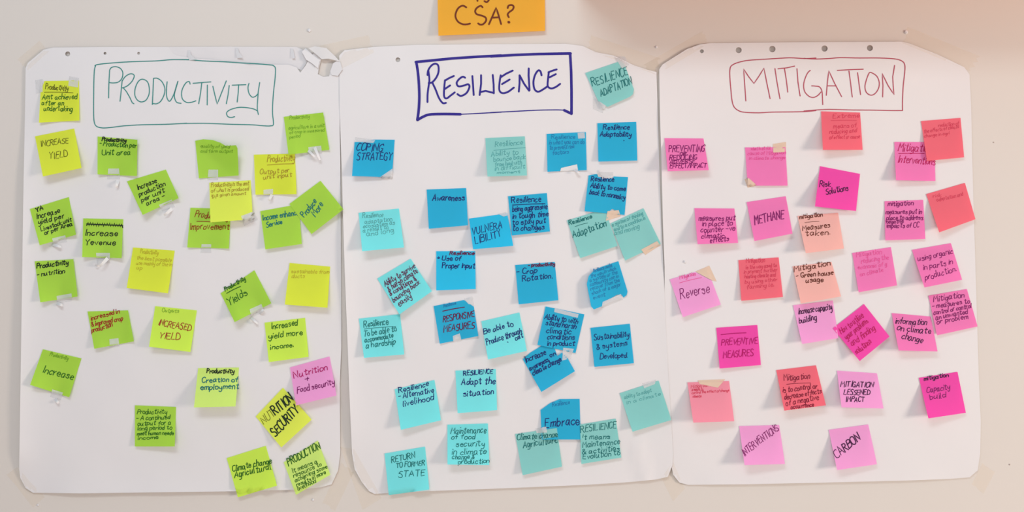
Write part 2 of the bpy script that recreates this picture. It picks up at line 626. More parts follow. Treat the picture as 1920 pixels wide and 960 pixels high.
B = zoomed(340, 100, 0.15625, [
    [(105, 370), (95, 340), (60, 350), (20, 410), (2, 480), (15, 550), (60, 587), (115, 588), (175, 570)],
    ['/', (140, 360), (250, 350), (355, 342)], ['/', (245, 350), (232, 470), (208, 605)], ['/', (312, 380), (310, 620)],
    ['/', (378, 395), (405, 510), (430, 610), (480, 480), (540, 330)], ['/', (575, 385), (562, 490), (540, 605)],
    ['/', (610, 382), (775, 376)], ['/', (688, 376), (682, 480), (670, 585)],
    [(812, 360), (800, 410), (812, 480), (850, 525), (890, 515), (915, 490)], ['/', (940, 350), (922, 470), (912, 620), (912, 680), (925, 735)],
    [(912, 690), (860, 665), (770, 650), (680, 650), (590, 675), (545, 710), (555, 755), (595, 770), (640, 760)],
    [(0, 75), (110, 76), (250, 90), (500, 100), (720, 115), (900, 125), (1060, 138), (1105, 148), (1130, 185), (1125, 300), (1110, 430), (1098, 580),
     (1095, 720), (1105, 850), (1070, 870), (1000, 870), (850, 858), (600, 852), (300, 840), (0, 842)]])
heading(o_prod, c_prod, SURF[1], [(s, 1.85, M['ink_teal']) for s in A + B])

# RESILIENCE, broad blue marker
A = zoomed(770, 90, 0.15625, [
    ['/', (60, 168), (250, 150), (500, 125), (800, 105), (1088, 90)], [(68, 170), (88, 300), (100, 450), (104, 600), (96, 750), (80, 865)],
    [(80, 865), (150, 825), (230, 798), (400, 792), (600, 795)]])
A2 = zoomed(770, 90, 0.15625, [['/', (600, 795), (750, 788), (900, 780), (1088, 770)]])
A3 = zoomed(770, 90, 0.15625, [
    [(202, 325), (212, 265), (250, 210), (295, 188), (330, 210), (335, 280), (310, 350), (260, 410), (215, 420)],
    [(212, 270), (225, 380), (212, 480), (203, 560), (202, 650)], [(262, 420), (300, 500), (340, 600), (385, 660), (425, 658)],
    ['/', (410, 392), (460, 362), (520, 335)], [(412, 385), (402, 490), (402, 580), (430, 605), (480, 570), (530, 532)], ['/', (405, 495), (475, 448)],
    [(655, 358), (625, 345), (580, 375), (552, 420), (575, 460), (640, 450), (690, 435), (705, 470), (670, 540), (605, 575), (560, 552)],
    ['/', (740, 335), (748, 440), (757, 565)], ['/', (845, 325), (845, 430), (828, 565)], ['/', (828, 530), (900, 515), (1000, 540)],
    ['/', (985, 322), (996, 440), (998, 545)]])
B = zoomed(920, 90, 0.1458, [
    ['/', (0, 108), (300, 90), (600, 78), (1030, 70)], ['/', (1022, 70), (1035, 300), (1040, 560), (1040, 848)], ['/', (1040, 845), (945, 800)]])
B2 = zoomed(920, 90, 0.1458, [[(945, 800), (850, 796), (600, 800), (300, 815), (0, 830)]])
B3 = zoomed(920, 90, 0.1458, [
    [(130, 350), (115, 440), (112, 540), (150, 580), (220, 565), (300, 508)], ['/', (130, 375), (200, 330), (285, 290)], ['/', (145, 465), (245, 405)],
    ['/', (362, 562), (372, 450), (372, 350)], ['/', (372, 350), (430, 460), (495, 550)], ['/', (490, 262), (488, 350), (500, 545)],
    [(655, 352), (640, 300), (610, 290), (570, 350), (550, 440), (565, 530), (610, 562), (670, 535), (735, 490)],
    ['/', (742, 312), (800, 290), (850, 275)], [(748, 310), (738, 400), (735, 490), (780, 520), (840, 500), (895, 460)], ['/', (755, 378), (840, 335)]])
heading(o_res, c_res, SURF[2], [(s, 5.0, M['ink_navy']) for s in A + B] + [(s, 2.0, M['ink_navy']) for s in A2 + B2]
        + [(s, 3.6, M['ink_navy']) for s in A3 + B3])

# MITIGATION, thin red marker
A = zoomed(1360, 100, 0.125, [
    ['/', (308, 715), (292, 480), (275, 235), (350, 350), (430, 452), (500, 350), (580, 222), (620, 430), (672, 680)],
    ['/', (745, 228), (775, 430), (820, 682)], ['/', (790, 232), (920, 218), (1040, 192)], ['/', (888, 228), (915, 400), (938, 582)],
    ['/', (1075, 230), (1090, 430), (1122, 640)],
    [(1360, 70), (1200, 78), (1000, 68), (850, 72), (600, 88), (350, 105), (200, 135), (100, 180), (70, 240), (70, 380), (85, 560), (100, 700), (130, 800),
     (200, 860), (300, 885), (500, 892), (700, 882), (1000, 878), (1220, 872), (1360, 858)]])
B = zoomed(1510, 100, 0.125, [
    [(75, 255), (35, 295), (0, 370), (-25, 470), (-10, 570), (50, 640), (120, 662), (190, 630), (235, 580)],
    [(95, 488), (150, 492), (215, 505), (250, 570), (258, 680), (262, 770)],
    ['/', (315, 630), (330, 450), (352, 260), (440, 450), (545, 650)], ['/', (330, 488), (455, 488)],
    ['/', (480, 255), (680, 245), (870, 238)], ['/', (655, 265), (680, 450), (705, 655)], ['/', (785, 290), (805, 450), (830, 620)],
    [(985, 288), (950, 310), (910, 420), (895, 510), (920, 590), (985, 628), (1050, 600), (1100, 520), (1108, 430), (1070, 340), (985, 288)],
    ['/', (1160, 655), (1165, 480), (1152, 300), (1240, 480), (1330, 620), (1318, 480), (1312, 350), (1340, 180)],
    [(-20, 75), (150, 85), (350, 78), (520, 66), (800, 70), (1100, 70), (1330, 82), (1440, 110), (1490, 165), (1492, 280), (1470, 480), (1458, 700), (1458, 858)],
    [(1458, 858), (1300, 858), (1000, 852), (700, 850), (400, 842), (250, 845), (100, 855), (-20, 866)]])
heading(o_mit, c_mit, SURF[0], [(s, 1.9, M['ink_red']) for s in A + B])

# crumpled, folded top right corner and the torn perforated strip of the first sheet
def flap(name, outline, hf, mat, parent, org, step=5, th=0.3):
    vs, tris = triangulate(outline, [], step)
    f = [P3(x, y, hf(x, y)) for x, y in vs]
    b = [P3(x, y, hf(x, y) - th) for x, y in vs]
    return link(name, thick_mesh(name, f, b, tris, org, mat), (0, 0, 0), parent)

flap('torn_strip', [(316, 88), (430, 87.5), (556, 88), (566, 92), (578, 102), (576, 116), (566, 132), (556, 128), (540, 123), (500, 123), (470, 124), (430, 118),
                    (400, 114), (360, 111), (330, 106), (321, 100)],
     lambda x, y: 0.7 + 0.5 * math.sin(x * 0.05) ** 2 + 1.6 * ramp(y, 118, 88) , M['strip'], o_prod, c_prod, 8)
for hx, hy, a in ((356, 104, 0.5), (446, 100, 0.35), (549, 101, -0.2)):
    flap('torn_hole_rim', [(hx - 4, hy - 10), (hx + 1, hy - 9), (hx + 2, hy - 2), (hx + 10 * a + 6, hy + 8), (hx - 1, hy + 9), (hx - 4, hy)],
         lambda x, y, hx=hx: 4.6 + (x - hx) * 0.35, M['shred'], o_prod, c_prod, 4)
flap('folded_corner', [(578, 90), (590, 87), (612, 90), (627, 104), (637, 115), (628, 113), (616, 110), (603, 111), (592, 101)],
     lambda x, y: 7 + (112 - y) * 0.25 + 3 * ramp(x, 580, 610), M['shred'], o_prod, c_prod, 5)
flap('folded_corner', [(566, 97), (573, 90), (587, 103), (600, 113), (596, 128), (584, 118), (574, 112)],
     lambda x, y: 6.5 + (y - 95) * 0.10 - (x - 566) * 0.06, M['sheet'], o_prod, c_prod, 5)
flap('folded_corner', [(625, 118), (637, 112), (642, 130), (634, 142), (622, 141), (619, 134)],
     lambda x, y: 5.6 + (x - 619) * 0.12, M['sheet'], o_prod, c_prod, 5)

# ------------------------------------------------------------------ sticky notes
GROUP = {'P': 'sticky notes on the PRODUCTIVITY sheet', 'R': 'sticky notes on the RESILIENCE sheet', 'M': 'sticky notes on the MITIGATION sheet'}
DEFW = 1.9

def profile(bl, br, band=0.2, pin=None, curls=(), p=1.03):
    """height in mm over the sheet: glued top band, free bottom, an optional taped-down spot, extra curls"""
    def f(u, v):
        t = max(0.0, (v - band) / (1 - band)) ** p
        h = 1.25 * t * (bl * (1 - u) + br * u)
        if pin is not None:
            w = min(1.0, abs(u - pin) / 0.55)
            h *= 0.12 + 0.88 * w ** 1.3
        for (a, b, c, s) in curls:
            h += s * max(0.0, a * u + b * v - c) ** 1.4
        return 0.5 + h
    return f

def note(grp, col, quad, label, lines=(), ink='black', w=DEFW, outline=None, seed=1, **kw):
    kw.setdefault('bl', 10)
    kw.setdefault('br', 8)
    hf = profile(**kw)
    P = Patch(quad, hf, 14, 0.7)
    ol = outline or [(0, 0), (1, 0), (1, 1), (0, 1)]
    vs, tris = triangulate(ol, [], 1 / 14 * 0.999)
    org = P3(*bil(quad, 0.5, 0.5), P.at(0.5, 0.5))
    f = [P3(*bil(quad, u, v), P.at(u, v)) for u, v in vs]
    b = [P3(*bil(quad, u, v), P.at(u, v) - 0.22) for u, v in vs]
    o = link('sticky_note', thick_mesh('sticky_note', f, b, tris, org, M[col]), org)
    tag(o, label, 'sticky note', GROUP.get(grp))
    SURF.append(P)
    rnd = random.Random(int(quad[0][0] * 31 + quad[0][1]))
    items = []
    for ln in lines:
        t, x0, y0, x1, y1, h = ln[:6]
        k = ln[6] if len(ln) > 6 else ink
        ww = ln[7] if len(ln) > 7 else w
        for s in write(t, x0, y0, x1, y1, h, rnd):
            items.append((s, ww * 0.82, M['ink_' + k]))
    if items:
        link('handwriting', ink_mesh('handwriting', items, P, org, 0.3), (0, 0, 0), o)
    return o

# ---- PRODUCTIVITY sheet
note('P', 'yellow', [(77, 152), (148, 151), (149, 226), (73, 230)], 'yellow-green sticky note at upper left corner reading Amt achieved after an undertaking',
     [('Productivity', 85, 167, 127, 170, 10, 'olive'), ('_', 83, 173, 137, 174, 1, 'olive', 1.2), ('Amt achieved', 79, 186, 144, 186, 10), ('after an', 78, 197, 119, 197, 9), ('undertaking', 82, 208, 135, 208, 10)],
     'darkgreen', 1.6, bl=5, br=4, pin=.55, outline=[(.09, 0), (1, 0), (1, 1), (0, 1), (0, .24)])
note('P', 'yellow', [(65.6, 255.7), (139, 241), (153, 315), (80.5, 331)], 'yellow sticky note reading INCREASE YIELD in thin dark capitals',
     [('INCREASE', 76.5, 275, 128, 268.6, 10), ('YIELD', 92, 298, 127, 294, 12)], 'olive', 1.5, bl=15, br=13, band=.12)
note('P', 'green', [(183, 256), (257.6, 262), (256.6, 330), (182.8, 327)], 'green sticky note with folded top right corner reading Production per unit area',
     [('Productivity', 191, 263.5, 236, 267, 7, 'black', 2.4), ('- Production per', 186, 273, 255, 277, 9), ('Unit area', 191, 290, 244, 290.5, 10)],
     'darkgreen', 1.8, bl=6, br=6, pin=.48, band=.3, curls=[(1, -.45, .62, 40)])
note('P', 'green', [(238, 340), (311, 318), (335, 371.5), (267.5, 403)], 'tilted green sticky note reading Increase production per unit area',
     [('Increase', 258.6, 357, 294, 342, 9), ('production', 261.5, 369, 310, 348, 9), ('per unit', 265.5, 379, 309, 360, 9), ('area -', 276, 386, 309, 370, 8)],
     'black', 1.8, bl=13, br=12, pin=.62, band=.36)
note('P', 'green', [(56, 392), (129, 369.5), (142.5, 440), (74.5, 460)], 'tilted green sticky note with five dark lines reading Increase yield per livestock unit',
     [('YA', 67.5, 397, 81, 392.5, 7, 'black', 2.8), ('Increase', 69, 411, 112.5, 399, 10), ('yield per', 72.5, 421, 120, 408, 9), ('Livestock unit', 77.5, 434, 134, 415, 8), ('or per Area', 84, 440, 136, 423, 8)],
     'black', 1.9, bl=13, br=10, pin=.6, band=.22)
note('P', 'green', [(156, 409.5), (231, 411), (228, 484), (154, 482)], 'green sticky note with a struck out line above Increase Yevenue',
     [('#', 162.5, 424, 230, 427, 8, 'black', 2.6), ('Increase', 159, 442, 220, 442, 11), ('Yevenue', 159, 459.5, 216, 459, 10)], 'black', 2.0, bl=9, br=9, pin=.5, band=.24)
note('P', 'green', [(65, 490), (137.5, 486), (145.5, 556), (75.5, 567)], 'green sticky note reading Productivity - nutrition near left edge',
     [('Productivity', 69, 503.5, 127.5, 495.5, 9, 'black', 2.3), ('- nutrition', 69, 519, 121, 511.5, 9)], 'black', 1.8, bl=10, br=10, pin=.58, band=.3, curls=[(1, -.3, .72, 24)])
note('P', 'yellow', [(249.5, 464), (327.5, 470), (315, 550), (237.5, 540)], 'yellow sticky note with faint pencil-like writing, centre left of the productivity sheet',
     [('Productivity', 263, 475, 296, 477, 8), ('the best possible', 256, 486, 321, 491, 7), ('use mainly of the in', 255, 496, 322, 499, 7), ('up', 256, 505, 266, 505.5, 7)], 'faintyellow', 1.2, bl=10, br=8, band=.2)
note('P', 'green', [(532, 219), (606, 211), (617.5, 281), (541, 290)], 'green sticky note with faint writing, topmost at right of the productivity sheet',
     [('Productivity', 543, 224, 580, 221, 7), ('agriculture in a unit', 541, 243, 608, 238, 7), ('of crop in measured', 543, 251, 608, 246, 6), ('period', 543, 260, 563, 257, 6)], 'faintgreen', 1.1, bl=7, br=7, pin=.7, band=.12, curls=[(1, -.6, .7, 34)])
note('P', 'green', [(366, 264), (445, 270), (447.5, 329), (373, 334.5)], 'green sticky note with a big curled fold and barely readable writing',
     [('quality of yield', 376, 276, 430, 278, 6), ('and farm output', 376, 286, 436, 286, 6)], 'faintgreen', 1.1, outline=[(0, 0), (.2, -.06), (.42, -.06), (.6, .0), (.72, .08), (.86, .06), (.97, .04), (1, .14), (1, 1), (0, 1)], bl=3, br=2, pin=.35, curls=[(1.15, -.95, -.05, 24), (1, 1, 1.3, 6)], band=.3)
note('P', 'yellow', [(476, 290), (553, 288), (556, 364), (479, 365)], 'yellow sticky note reading Productivity, Output per unit input',
     [('Productivity', 501, 304, 552, 302, 12), ('_', 501, 309.5, 551, 307, 1), ('Output per', 487.5, 327, 542, 323, 9), ('unit input', 494, 336, 547, 331, 8)], 'brownfaint', 1.4, bl=5, br=5, pin=.4, band=.2)
note('P', 'green', [(357, 389.5), (433, 392), (429, 466), (351, 464)], 'green sticky note with red-brown Improvement, half under a yellow note',
     [('Productivity', 365, 408, 428, 411, 13), ('_', 369, 415, 400, 416.5, 1), ('Improvement', 356, 430, 429, 430, 12)], 'brown', 1.7, bl=4, br=4, pin=.5)
note('P', 'lemon', [(392.5, 342.5), (470, 338), (474, 411), (394.5, 417)], 'yellow sticky note with lines of faint writing overlapping a green note',
     [('Productivity is the amt', 396, 351, 467, 347.5, 8), ('of what is produced', 396, 361, 466, 357, 7), ('in a given amount', 397, 369, 461, 365, 6), ('in', 398, 373, 405, 372.5, 6)], 'brownfaint', 1.1, bl=15, br=12, band=.16, outline=[(0, 0), (1, 0), (1, .82), (.8, .9), (.76, 1), (0, 1)])
note('P', 'green', [(488, 396), (560, 383), (566, 457.5), (497.5, 467.5)], 'green sticky note reading Income enhance, partly under a turned note',
     [('Income enhance', 492.5, 413, 560, 403, 10), ('Service', 500, 426, 529, 419, 9)], 'deepteal', 2.0, bl=7, br=6, band=.2)
note('P', 'green', [(542.5, 382.5), (601, 339), (644, 392.5), (584, 439)], 'green sticky note turned on its corner reading Produce More',
     [('Produce', 571, 408, 594, 379, 11), ('More', 592, 407, 607, 384, 12)], 'deepteal', 2.0, bl=5, br=9, band=.25)
note('P', 'green', [(413.7, 550), (477, 506.7), (508.8, 568.6), (440, 604)], 'tilted green sticky note with large word Yields under a dark top fold',
     [('Productivity', 422, 546, 460, 525, 8, 'darkgreen', 2.0), ('_', 425, 550, 451, 537, 1), ('Yields', 429, 573, 464, 552, 13)], 'darkgreen', 1.9, bl=16, br=12, pin=.68, band=.24)
note('P', 'yellow', [(543, 493), (619, 500), (614, 577), (534, 571)], 'yellow sticky note with faint writing near right edge of the productivity sheet',
     [('sustainable from', 546, 512, 616.5, 513, 7), ('ducts', 547, 521, 571, 521, 7)], 'faintyellow', 1.2, bl=13, br=12, band=.15)
note('P', 'green', [(164, 584), (240, 582), (251, 640), (176.7, 654)], 'green sticky note in red-brown pen reading Increased improved crop production',
     [('increased in', 171, 601, 224, 587, 9), ('& improved crop', 172, 612, 230, 601, 9), ('production', 172, 624, 211, 612, 9)], 'redbrown', 1.8, bl=7, br=7, pin=.7, band=.45, curls=[(1, -.1, .8, 20)])
note('P', 'lime', [(291, 574), (369, 582), (357, 660), (279.4, 650)], 'bright green sticky note with red capitals INCREASED YIELD',
     [('Outputs', 304, 585, 335, 586, 7, 'faintgreen', 1.1), ('INCREASED', 296, 610, 357, 620, 11), ('YIELD', 298, 634.5, 337, 637, 12)], 'redbrown', 1.8, bl=12, br=6, band=.25)
note('P', 'green', [(80.4, 655), (152.6, 672), (129.7, 745), (56.4, 721.6)], 'green sticky note leaning right with the single word Increase, lower left',
     [('Productivity', 93, 667, 127, 675, 7, 'faintgreen', 1.4), ('Increase', 79.5, 698, 136, 712, 14)], 'darkgreen', 2.0, bl=10, br=9, pin=.7, band=.28)
note('P', 'lime', [(496, 605), (572, 596), (578.6, 669), (504, 679)], 'bright green sticky note reading Increased yield more income',
     [('Increased', 509, 617, 557, 610, 11), ('yield more', 504, 635, 567, 628, 10), ('income.', 507.6, 655, 550, 650, 9)], 'darkgreen', 1.9, bl=8, br=4, band=.3)
note('P', 'pink', [(543.6, 689), (618, 668.5), (631, 741.5), (555, 760)], 'pink sticky note among green ones reading Nutrition + Food security',
     [('Nutrition', 551, 709, 613.6, 693, 11, 'magentaink', 1.9), ('+', 572, 718, 580, 716, 13, 'purple'), ('Food security', 557, 737, 627, 720, 11, 'purple')], 'purple', 1.9, bl=14, br=14, band=.24)
note('P', 'mint', [(371.5, 690.4), (448, 689), (441.5, 762), (363.6, 764)], 'bright green sticky note reading Creation of employment',
     [('Productivity', 387.5, 699.5, 438.5, 699.5, 8, 'black', 2.2), ('Creation of', 379, 717, 446, 715.5, 9), ('employment', 376, 730.5, 447, 729, 10)], 'deepteal', 2.1, bl=20, br=20, band=.16)
note('P', 'green', [(253, 760), (330, 763), (327.7, 837), (252.8, 837)], 'green sticky note with six close lines reading output for a long period',
     [('Productivity', 257, 776, 312, 776, 9), ('- A continued', 255, 788, 318, 786, 8), ('output for a', 258, 798, 320, 796, 8), ('long period to', 258, 807, 322, 805, 8), ('meet human needs', 257, 816, 325, 815, 7), ('income', 259, 824, 296, 823, 7)], 'darkgreen', 1.6, bl=5, br=13, band=.3)
note('P', 'lemon', [(479.4, 781), (530.5, 727), (584.4, 786.7), (527.5, 839)], 'yellow diamond-turned sticky note in thick black capitals NUTRITION SECURITY',
     [('NUT', 495, 796, 516, 779, 15, 'olive', 1.3), ('RITION', 517, 779, 550, 749, 16), ('SECURITY', 517, 819, 561, 771, 16)], 'black', 3.0, bl=10, br=5, band=.2)
note('P', 'lime', [(425, 859), (498.4, 836), (519.4, 910.6), (446, 932.5)], 'green sticky note overhanging the bottom edge reading Climate change Agriculture',
     [('Climate change', 436, 884, 509, 868, 11), ('Agricultural', 440, 896, 508, 880, 12)], 'darkgreen', 2.0, bl=7, br=7, band=.27)
note('P', 'mint', [(532, 867), (596, 826), (619.4, 890), (555, 928)], 'bright green sticky note filled with writing, lowest at right of the productivity sheet',
     [('PRODUCTION', 541, 873, 601, 841, 13, 'darkgreen', 2.2), ('It means a', 549, 887, 595, 868, 9), ('resource to', 551, 895.5, 603, 873, 8), ('achieving some', 554, 904, 614, 878, 8), ('results in more', 557, 913, 611, 888, 8), ('livelihood', 559, 920, 592, 904, 8)], 'darkgreen', 1.5, bl=10, br=10, band=.25)

# ---- RESILIENCE sheet
note('R', 'teal', [(1097.4, 137), (1168, 113), (1192, 176.5), (1129, 205)], 'teal sticky note right of the heading reading RESILIENCE ADAPTATION',
     [('RESILIENCE', 1111, 162.5, 1177, 139, 15), ('ADAPTATION', 1127, 181, 1185, 157, 13)], 'deepteal', 1.8, outline=[(0, 0), (.93, 0), (1, .1), (1, .86), (.93, .97), (.82, 1), (.16, 1), (0, .78)], bl=3, br=4, band=.2)
note('R', 'blue', [(1120, 231), (1193, 228.5), (1195, 301), (1122, 303)], 'blue sticky note at upper right of the resilience sheet reading Resilience Adaptability',
     [('Resilience', 1131, 243, 1180, 242, 9), ('Adaptability', 1125, 256, 1183, 256, 9), ('.', 1170, 264, 1173, 264, 9)], 'blueblack', 1.9, bl=5, br=4)
note('R', 'blue', [(1025, 251), (1098.5, 247.5), (1100, 319), (1026.5, 322)], 'blue sticky note with faint writing and white tape at top right and bottom',
     [('Resilience', 1034, 261, 1078, 259.5, 8), ('is what you can do', 1030, 271, 1095, 269, 8), ('to prevent risk', 1030, 281, 1077, 278, 8), ('factors', 1036, 290, 1066, 288, 8)], 'faintblue', 1.3, bl=3, br=3, pin=.5)
note('R', 'teal', [(910, 259), (984, 255.6), (988, 329), (914, 331)], 'pale teal sticky note with grey writing reading Ability to bounce back',
     [('Resilience', 928, 275, 980, 271, 10), ('_', 926, 282, 985, 277, 1), ('Ability to', 921, 293, 971, 289, 9), ('bounce back', 926, 303, 985, 297, 8), ('from bad with', 928, 312, 978, 308, 8), ('in difficult', 928, 320, 984, 315, 8), ('moment', 932, 326, 975, 324, 5)], 'faintaqua', 1.3, bl=10, br=6, band=.15)
note('R', 'blue', [(665, 264), (740, 262), (735, 332.5), (660, 330)], 'blue sticky note at upper left of its sheet reading COPING STRATEGY',
     [('COPING', 668, 282, 716, 285, 14), ('STRATEGY', 669, 299.5, 734, 300, 13)], 'blueblack', 1.9, outline=[(0, .04), (.5, -.02), (1, 0), (1, .82), (.72, 1), (0, 1)], bl=10, br=4, band=.2)
note('R', 'blue', [(800, 355.5), (874, 352.5), (877.5, 422.5), (804, 429)], 'blue sticky note with the single word Awareness near its top',
     [('Awareness', 811, 376, 870, 375.5, 11)], 'blueblack', 2.2, bl=8, br=7, band=.15)
note('R', 'aqua', [(672.5, 399), (748, 391), (757.5, 464), (679, 471)], 'pale aqua sticky note with faint grey lines, left edge of the resilience sheet',
     [('Resilience', 680, 409, 718, 406, 9), ('adaptation', 684, 420, 735, 414, 8), ('ecosystem as', 681, 428, 740, 420.5, 8), ('a result to', 681, 436, 728, 429, 8), ('and long', 688, 443, 738, 435, 9)], 'faintaqua', 1.3, bl=18, br=12, band=.15)
note('R', 'cyan', [(879.5, 410), (951, 400), (962.5, 461), (887, 467.5)], 'bright blue sticky note reading VULNERA LIBILITY between two darker notes',
     [('VULNERA', 886, 441, 941, 427, 13), ('LIBILITY', 891, 457, 940, 443, 13)], 'blueblack', 1.7, bl=12, br=12, band=.12)
note('R', 'blue', [(952.5, 368), (1025.4, 362), (1031, 434), (960, 441.7)], 'blue sticky note packed with five lines reading being aggressive in tough time',
     [('Resilience', 959, 381, 1014, 377.5, 11), ('_', 961, 384.5, 1022, 382, 1), ('being aggressive', 961, 397, 1026, 391, 10), ('in tough time', 961, 410, 1028, 405.5, 10), ('to stay put', 961, 422, 1023, 418, 10), ('to changes', 961, 433, 1020, 430.5, 10)], 'blueblack', 1.9, bl=4, br=4)
note('R', 'teal', [(1063, 413.5), (1134, 392), (1158, 461), (1088, 484)], 'teal sticky note with dark Adaptation, partly under a paler teal note',
     [('Resilience', 1067, 422, 1110, 408.5, 8), ('_', 1078, 425, 1102, 418, 1, 'deepteal', 1.1), ('Adaptation', 1075, 447, 1137, 424, 13)], 'deepteal', 1.9, bl=6, br=4)
note('R', 'blue', [(1103.5, 329), (1177.5, 332), (1171, 403), (1096, 396)], 'blue sticky note with notched taped top reading Ability to come back to normalcy',
     [('Resilience', 1108, 339.5, 1151, 340.5, 9), ('Ability to come', 1107, 352, 1172, 358.5, 9), ('back to normalcy', 1105, 363.5, 1171, 374, 9)], 'blueblack', 1.9, bl=4, br=3, pin=.7, outline=[(0, 0), (.2, -.05), (.36, .08), (.62, .05), (.64, 0), (1, 0), (1, 1), (.8, 1), (.77, .9), (.68, .87), (.6, .95), (.58, 1), (0, 1)])
note('R', 'teal', [(1145, 419), (1206.7, 390.6), (1239, 457), (1172, 488.5)], 'pale teal sticky note with faint lines, rightmost under the taped blue note',
     [('a system of thinking', 1148, 425, 1206, 403, 7), ('and to a condition is', 1152, 434, 1210, 411, 7), ('and moving', 1153, 442, 1199, 428, 9)], 'faintaqua', 1.3, bl=5, br=4, pin=.7)
note('R', 'aqua', [(707.5, 522.5), (770, 485), (810, 546), (749, 589.5)], 'tilted aqua sticky note in dark red pen reading Ability to survive harsh conditions',
     [('Ability to survive', 722, 537, 779, 502, 10), ('& harsh climate', 729, 546.5, 784, 511, 10), ('& conditions &', 732, 555, 781, 525, 9), ('bouncing back', 738, 567, 788, 532, 10), ('easily', 749, 575, 772, 558, 11)], 'maroon', 1.7, bl=13, br=9, band=.18)
note('R', 'cyan', [(818, 471), (891, 471), (892, 542), (818, 544.5)], 'bright blue sticky note reading Use of proper input',
     [('Resilience', 843, 477.5, 889, 477.5, 7, 'maroon', 2.0), ('> Use of', 819, 488, 864, 488, 9), ('Proper input', 829, 502.5, 890, 502.5, 10)], 'blueblack', 2.0, bl=9, br=7, band=.15)
note('R', 'blue', [(813, 574), (886, 559.5), (897, 630), (824.5, 644.5)], 'blue sticky note in dark red capitals reading RESPONSIVE MEASURES',
     [('Resilience', 832, 576, 855, 571, 6, 'faintblue', 1.2), ('_', 830, 583.5, 871, 576, 1), ('RESPONSIVE', 831, 603.5, 889, 593.5, 11), ('MEASURES', 832, 623, 889, 614.5, 12)], 'maroon', 2.0, outline=[(0, 0), (.78, 0), (1, .22), (1, 1), (.55, 1), (.52, .9), (.42, .86), (.37, 1), (0, 1)], bl=4, br=4, pin=.45)
note('R', 'aqua', [(673, 597.5), (750, 589), (758, 664.5), (682.5, 671)], 'aqua sticky note at left reading To be able to accommodate a hardship',
     [('Resilience', 682, 614, 728, 608, 12), ('_', 683, 617, 742, 612, 1, 'deepteal', 1.2), ('To be able to', 682, 631, 743, 621, 11), ('accommodate', 684, 642, 737, 633, 9), ('a hardship', 686, 653, 741, 646, 11)], 'deepteal', 1.7, bl=9, br=8, band=.2)
note('R', 'aqua', [(902.5, 602.5), (974, 586), (988, 658), (915, 674)], 'aqua sticky note reading Be able to Produce through out',
     [('Be able to', 907, 627, 962, 611, 10), ('Produce through', 913, 647, 978, 625, 11), ('out', 967, 638, 981, 632, 9), ('.', 952, 642, 954, 641, 9)], 'blueblack', 1.9, bl=17, br=11, band=.15)
note('R', 'blue', [(966, 497), (1040, 491), (1047, 563), (972.5, 570.7)], 'blue sticky note in the sheet centre reading Crop Rotation',
     [('- productivity', 990, 500, 1040, 498, 6, 'maroon', 2.2), ('- Crop', 968, 513.5, 1006, 512, 10), ('Rotation.', 979.5, 528, 1035, 521, 10)], 'blueblack', 1.9, bl=6, br=5, band=.2)
note('R', 'blue', [(1094, 512), (1159.5, 489.7), (1179, 554), (1110, 581.7)], 'curled blue sticky note with faint blue lines and tape at its bottom',
     [('Resilience can be', 1113, 511, 1148, 500, 7), ('the way in which', 1108, 521, 1155, 506, 7), ('a system or the', 1106, 529, 1158, 513, 7), ('community can in', 1107, 537, 1160, 520, 7), ('recover from the', 1108, 545, 1162, 528, 7), ('shock of a major', 1110, 553, 1164, 536, 7), ('event', 1113, 562, 1135, 555, 7)], 'faintblue', 1.2, outline=[(.12, .12), (.3, .02), (.5, 0), (1, 0), (1, .88), (.95, .97), (.85, 1), (.84, .92), (.72, .86), (.36, .92), (.3, 1), (.05, 1), (0, .9), (.02, .3)], bl=4, br=3, pin=.6, curls=[(-1, 0, -.42, 34)])
note('R', 'blue', [(978.7, 671), (1042, 632), (1078, 696), (1015, 735)], 'tilted blue sticky note reading Increase awareness on climate change',
     [('Increase', 986, 680, 1024, 665, 11), ('awareness', 994, 695, 1029, 678, 9), ('on', 1032, 670, 1042, 665, 9), ('climate change', 1000, 704, 1053, 677, 10)], 'blueblack', 2.0, bl=13, br=6, band=.2, outline=[(0, .04), (.25, 0), (.7, 0), (.96, .0), (.83, .26), (.8, .44), (.94, .42), (1, .62), (1, 1), (0, 1)])
note('R', 'blue', [(1023, 574.6), (1095.7, 589.5), (1079, 662), (1007.6, 646.6)], 'blue sticky note with tape along its top reading harsh climatic conditions in product',
     [('Ability to with', 1021, 597.5, 1082, 607, 10), ('stand harsh', 1023, 609, 1079, 617, 10), ('climatic', 1024, 623, 1070, 627, 10), ('conditions', 1026, 635.5, 1077, 637, 10), ('in product', 1026, 648, 1077, 648, 9)], 'blueblack', 1.8, bl=4, br=4, pin=.75)
note('R', 'blue', [(1107, 614.8), (1181, 607), (1188.5, 681), (1114.5, 688)], 'flat blue sticky note at right reading Sustainability of systems Developed',
     [('Sustainability', 1114, 638, 1179, 631, 11), ('& systems', 1119, 655, 1176, 647, 10), ('Developed.', 1125, 673, 1176, 670, 10)], 'blueblack', 1.7, bl=4, br=3)
note('R', 'aqua', [(740, 730), (814.6, 712.5), (827, 788), (751.5, 806)], 'aqua sticky note, lower left of its sheet, reading Alternative livelihood',
     [('Resilience', 748, 736.5, 804, 723.5, 10), ('- Alternative', 747, 747.5, 813, 736, 10), ('livelihood', 756, 762, 813, 750, 11)], 'blueblack', 1.8, bl=14, br=8, band=.15)
note('R', 'aqua', [(854, 695), (929.6, 692), (932, 769), (858, 774.7)], 'aqua sticky note reading Adapt the situation',
     [('RESILIENCE', 869, 704, 923, 700, 8, 'blueblack', 2.1), ('Adapt the', 865, 721.5, 928, 720, 12), ('situation', 869, 743, 925, 738, 11)], 'blueblack', 2.0, bl=13, br=10, band=.15)
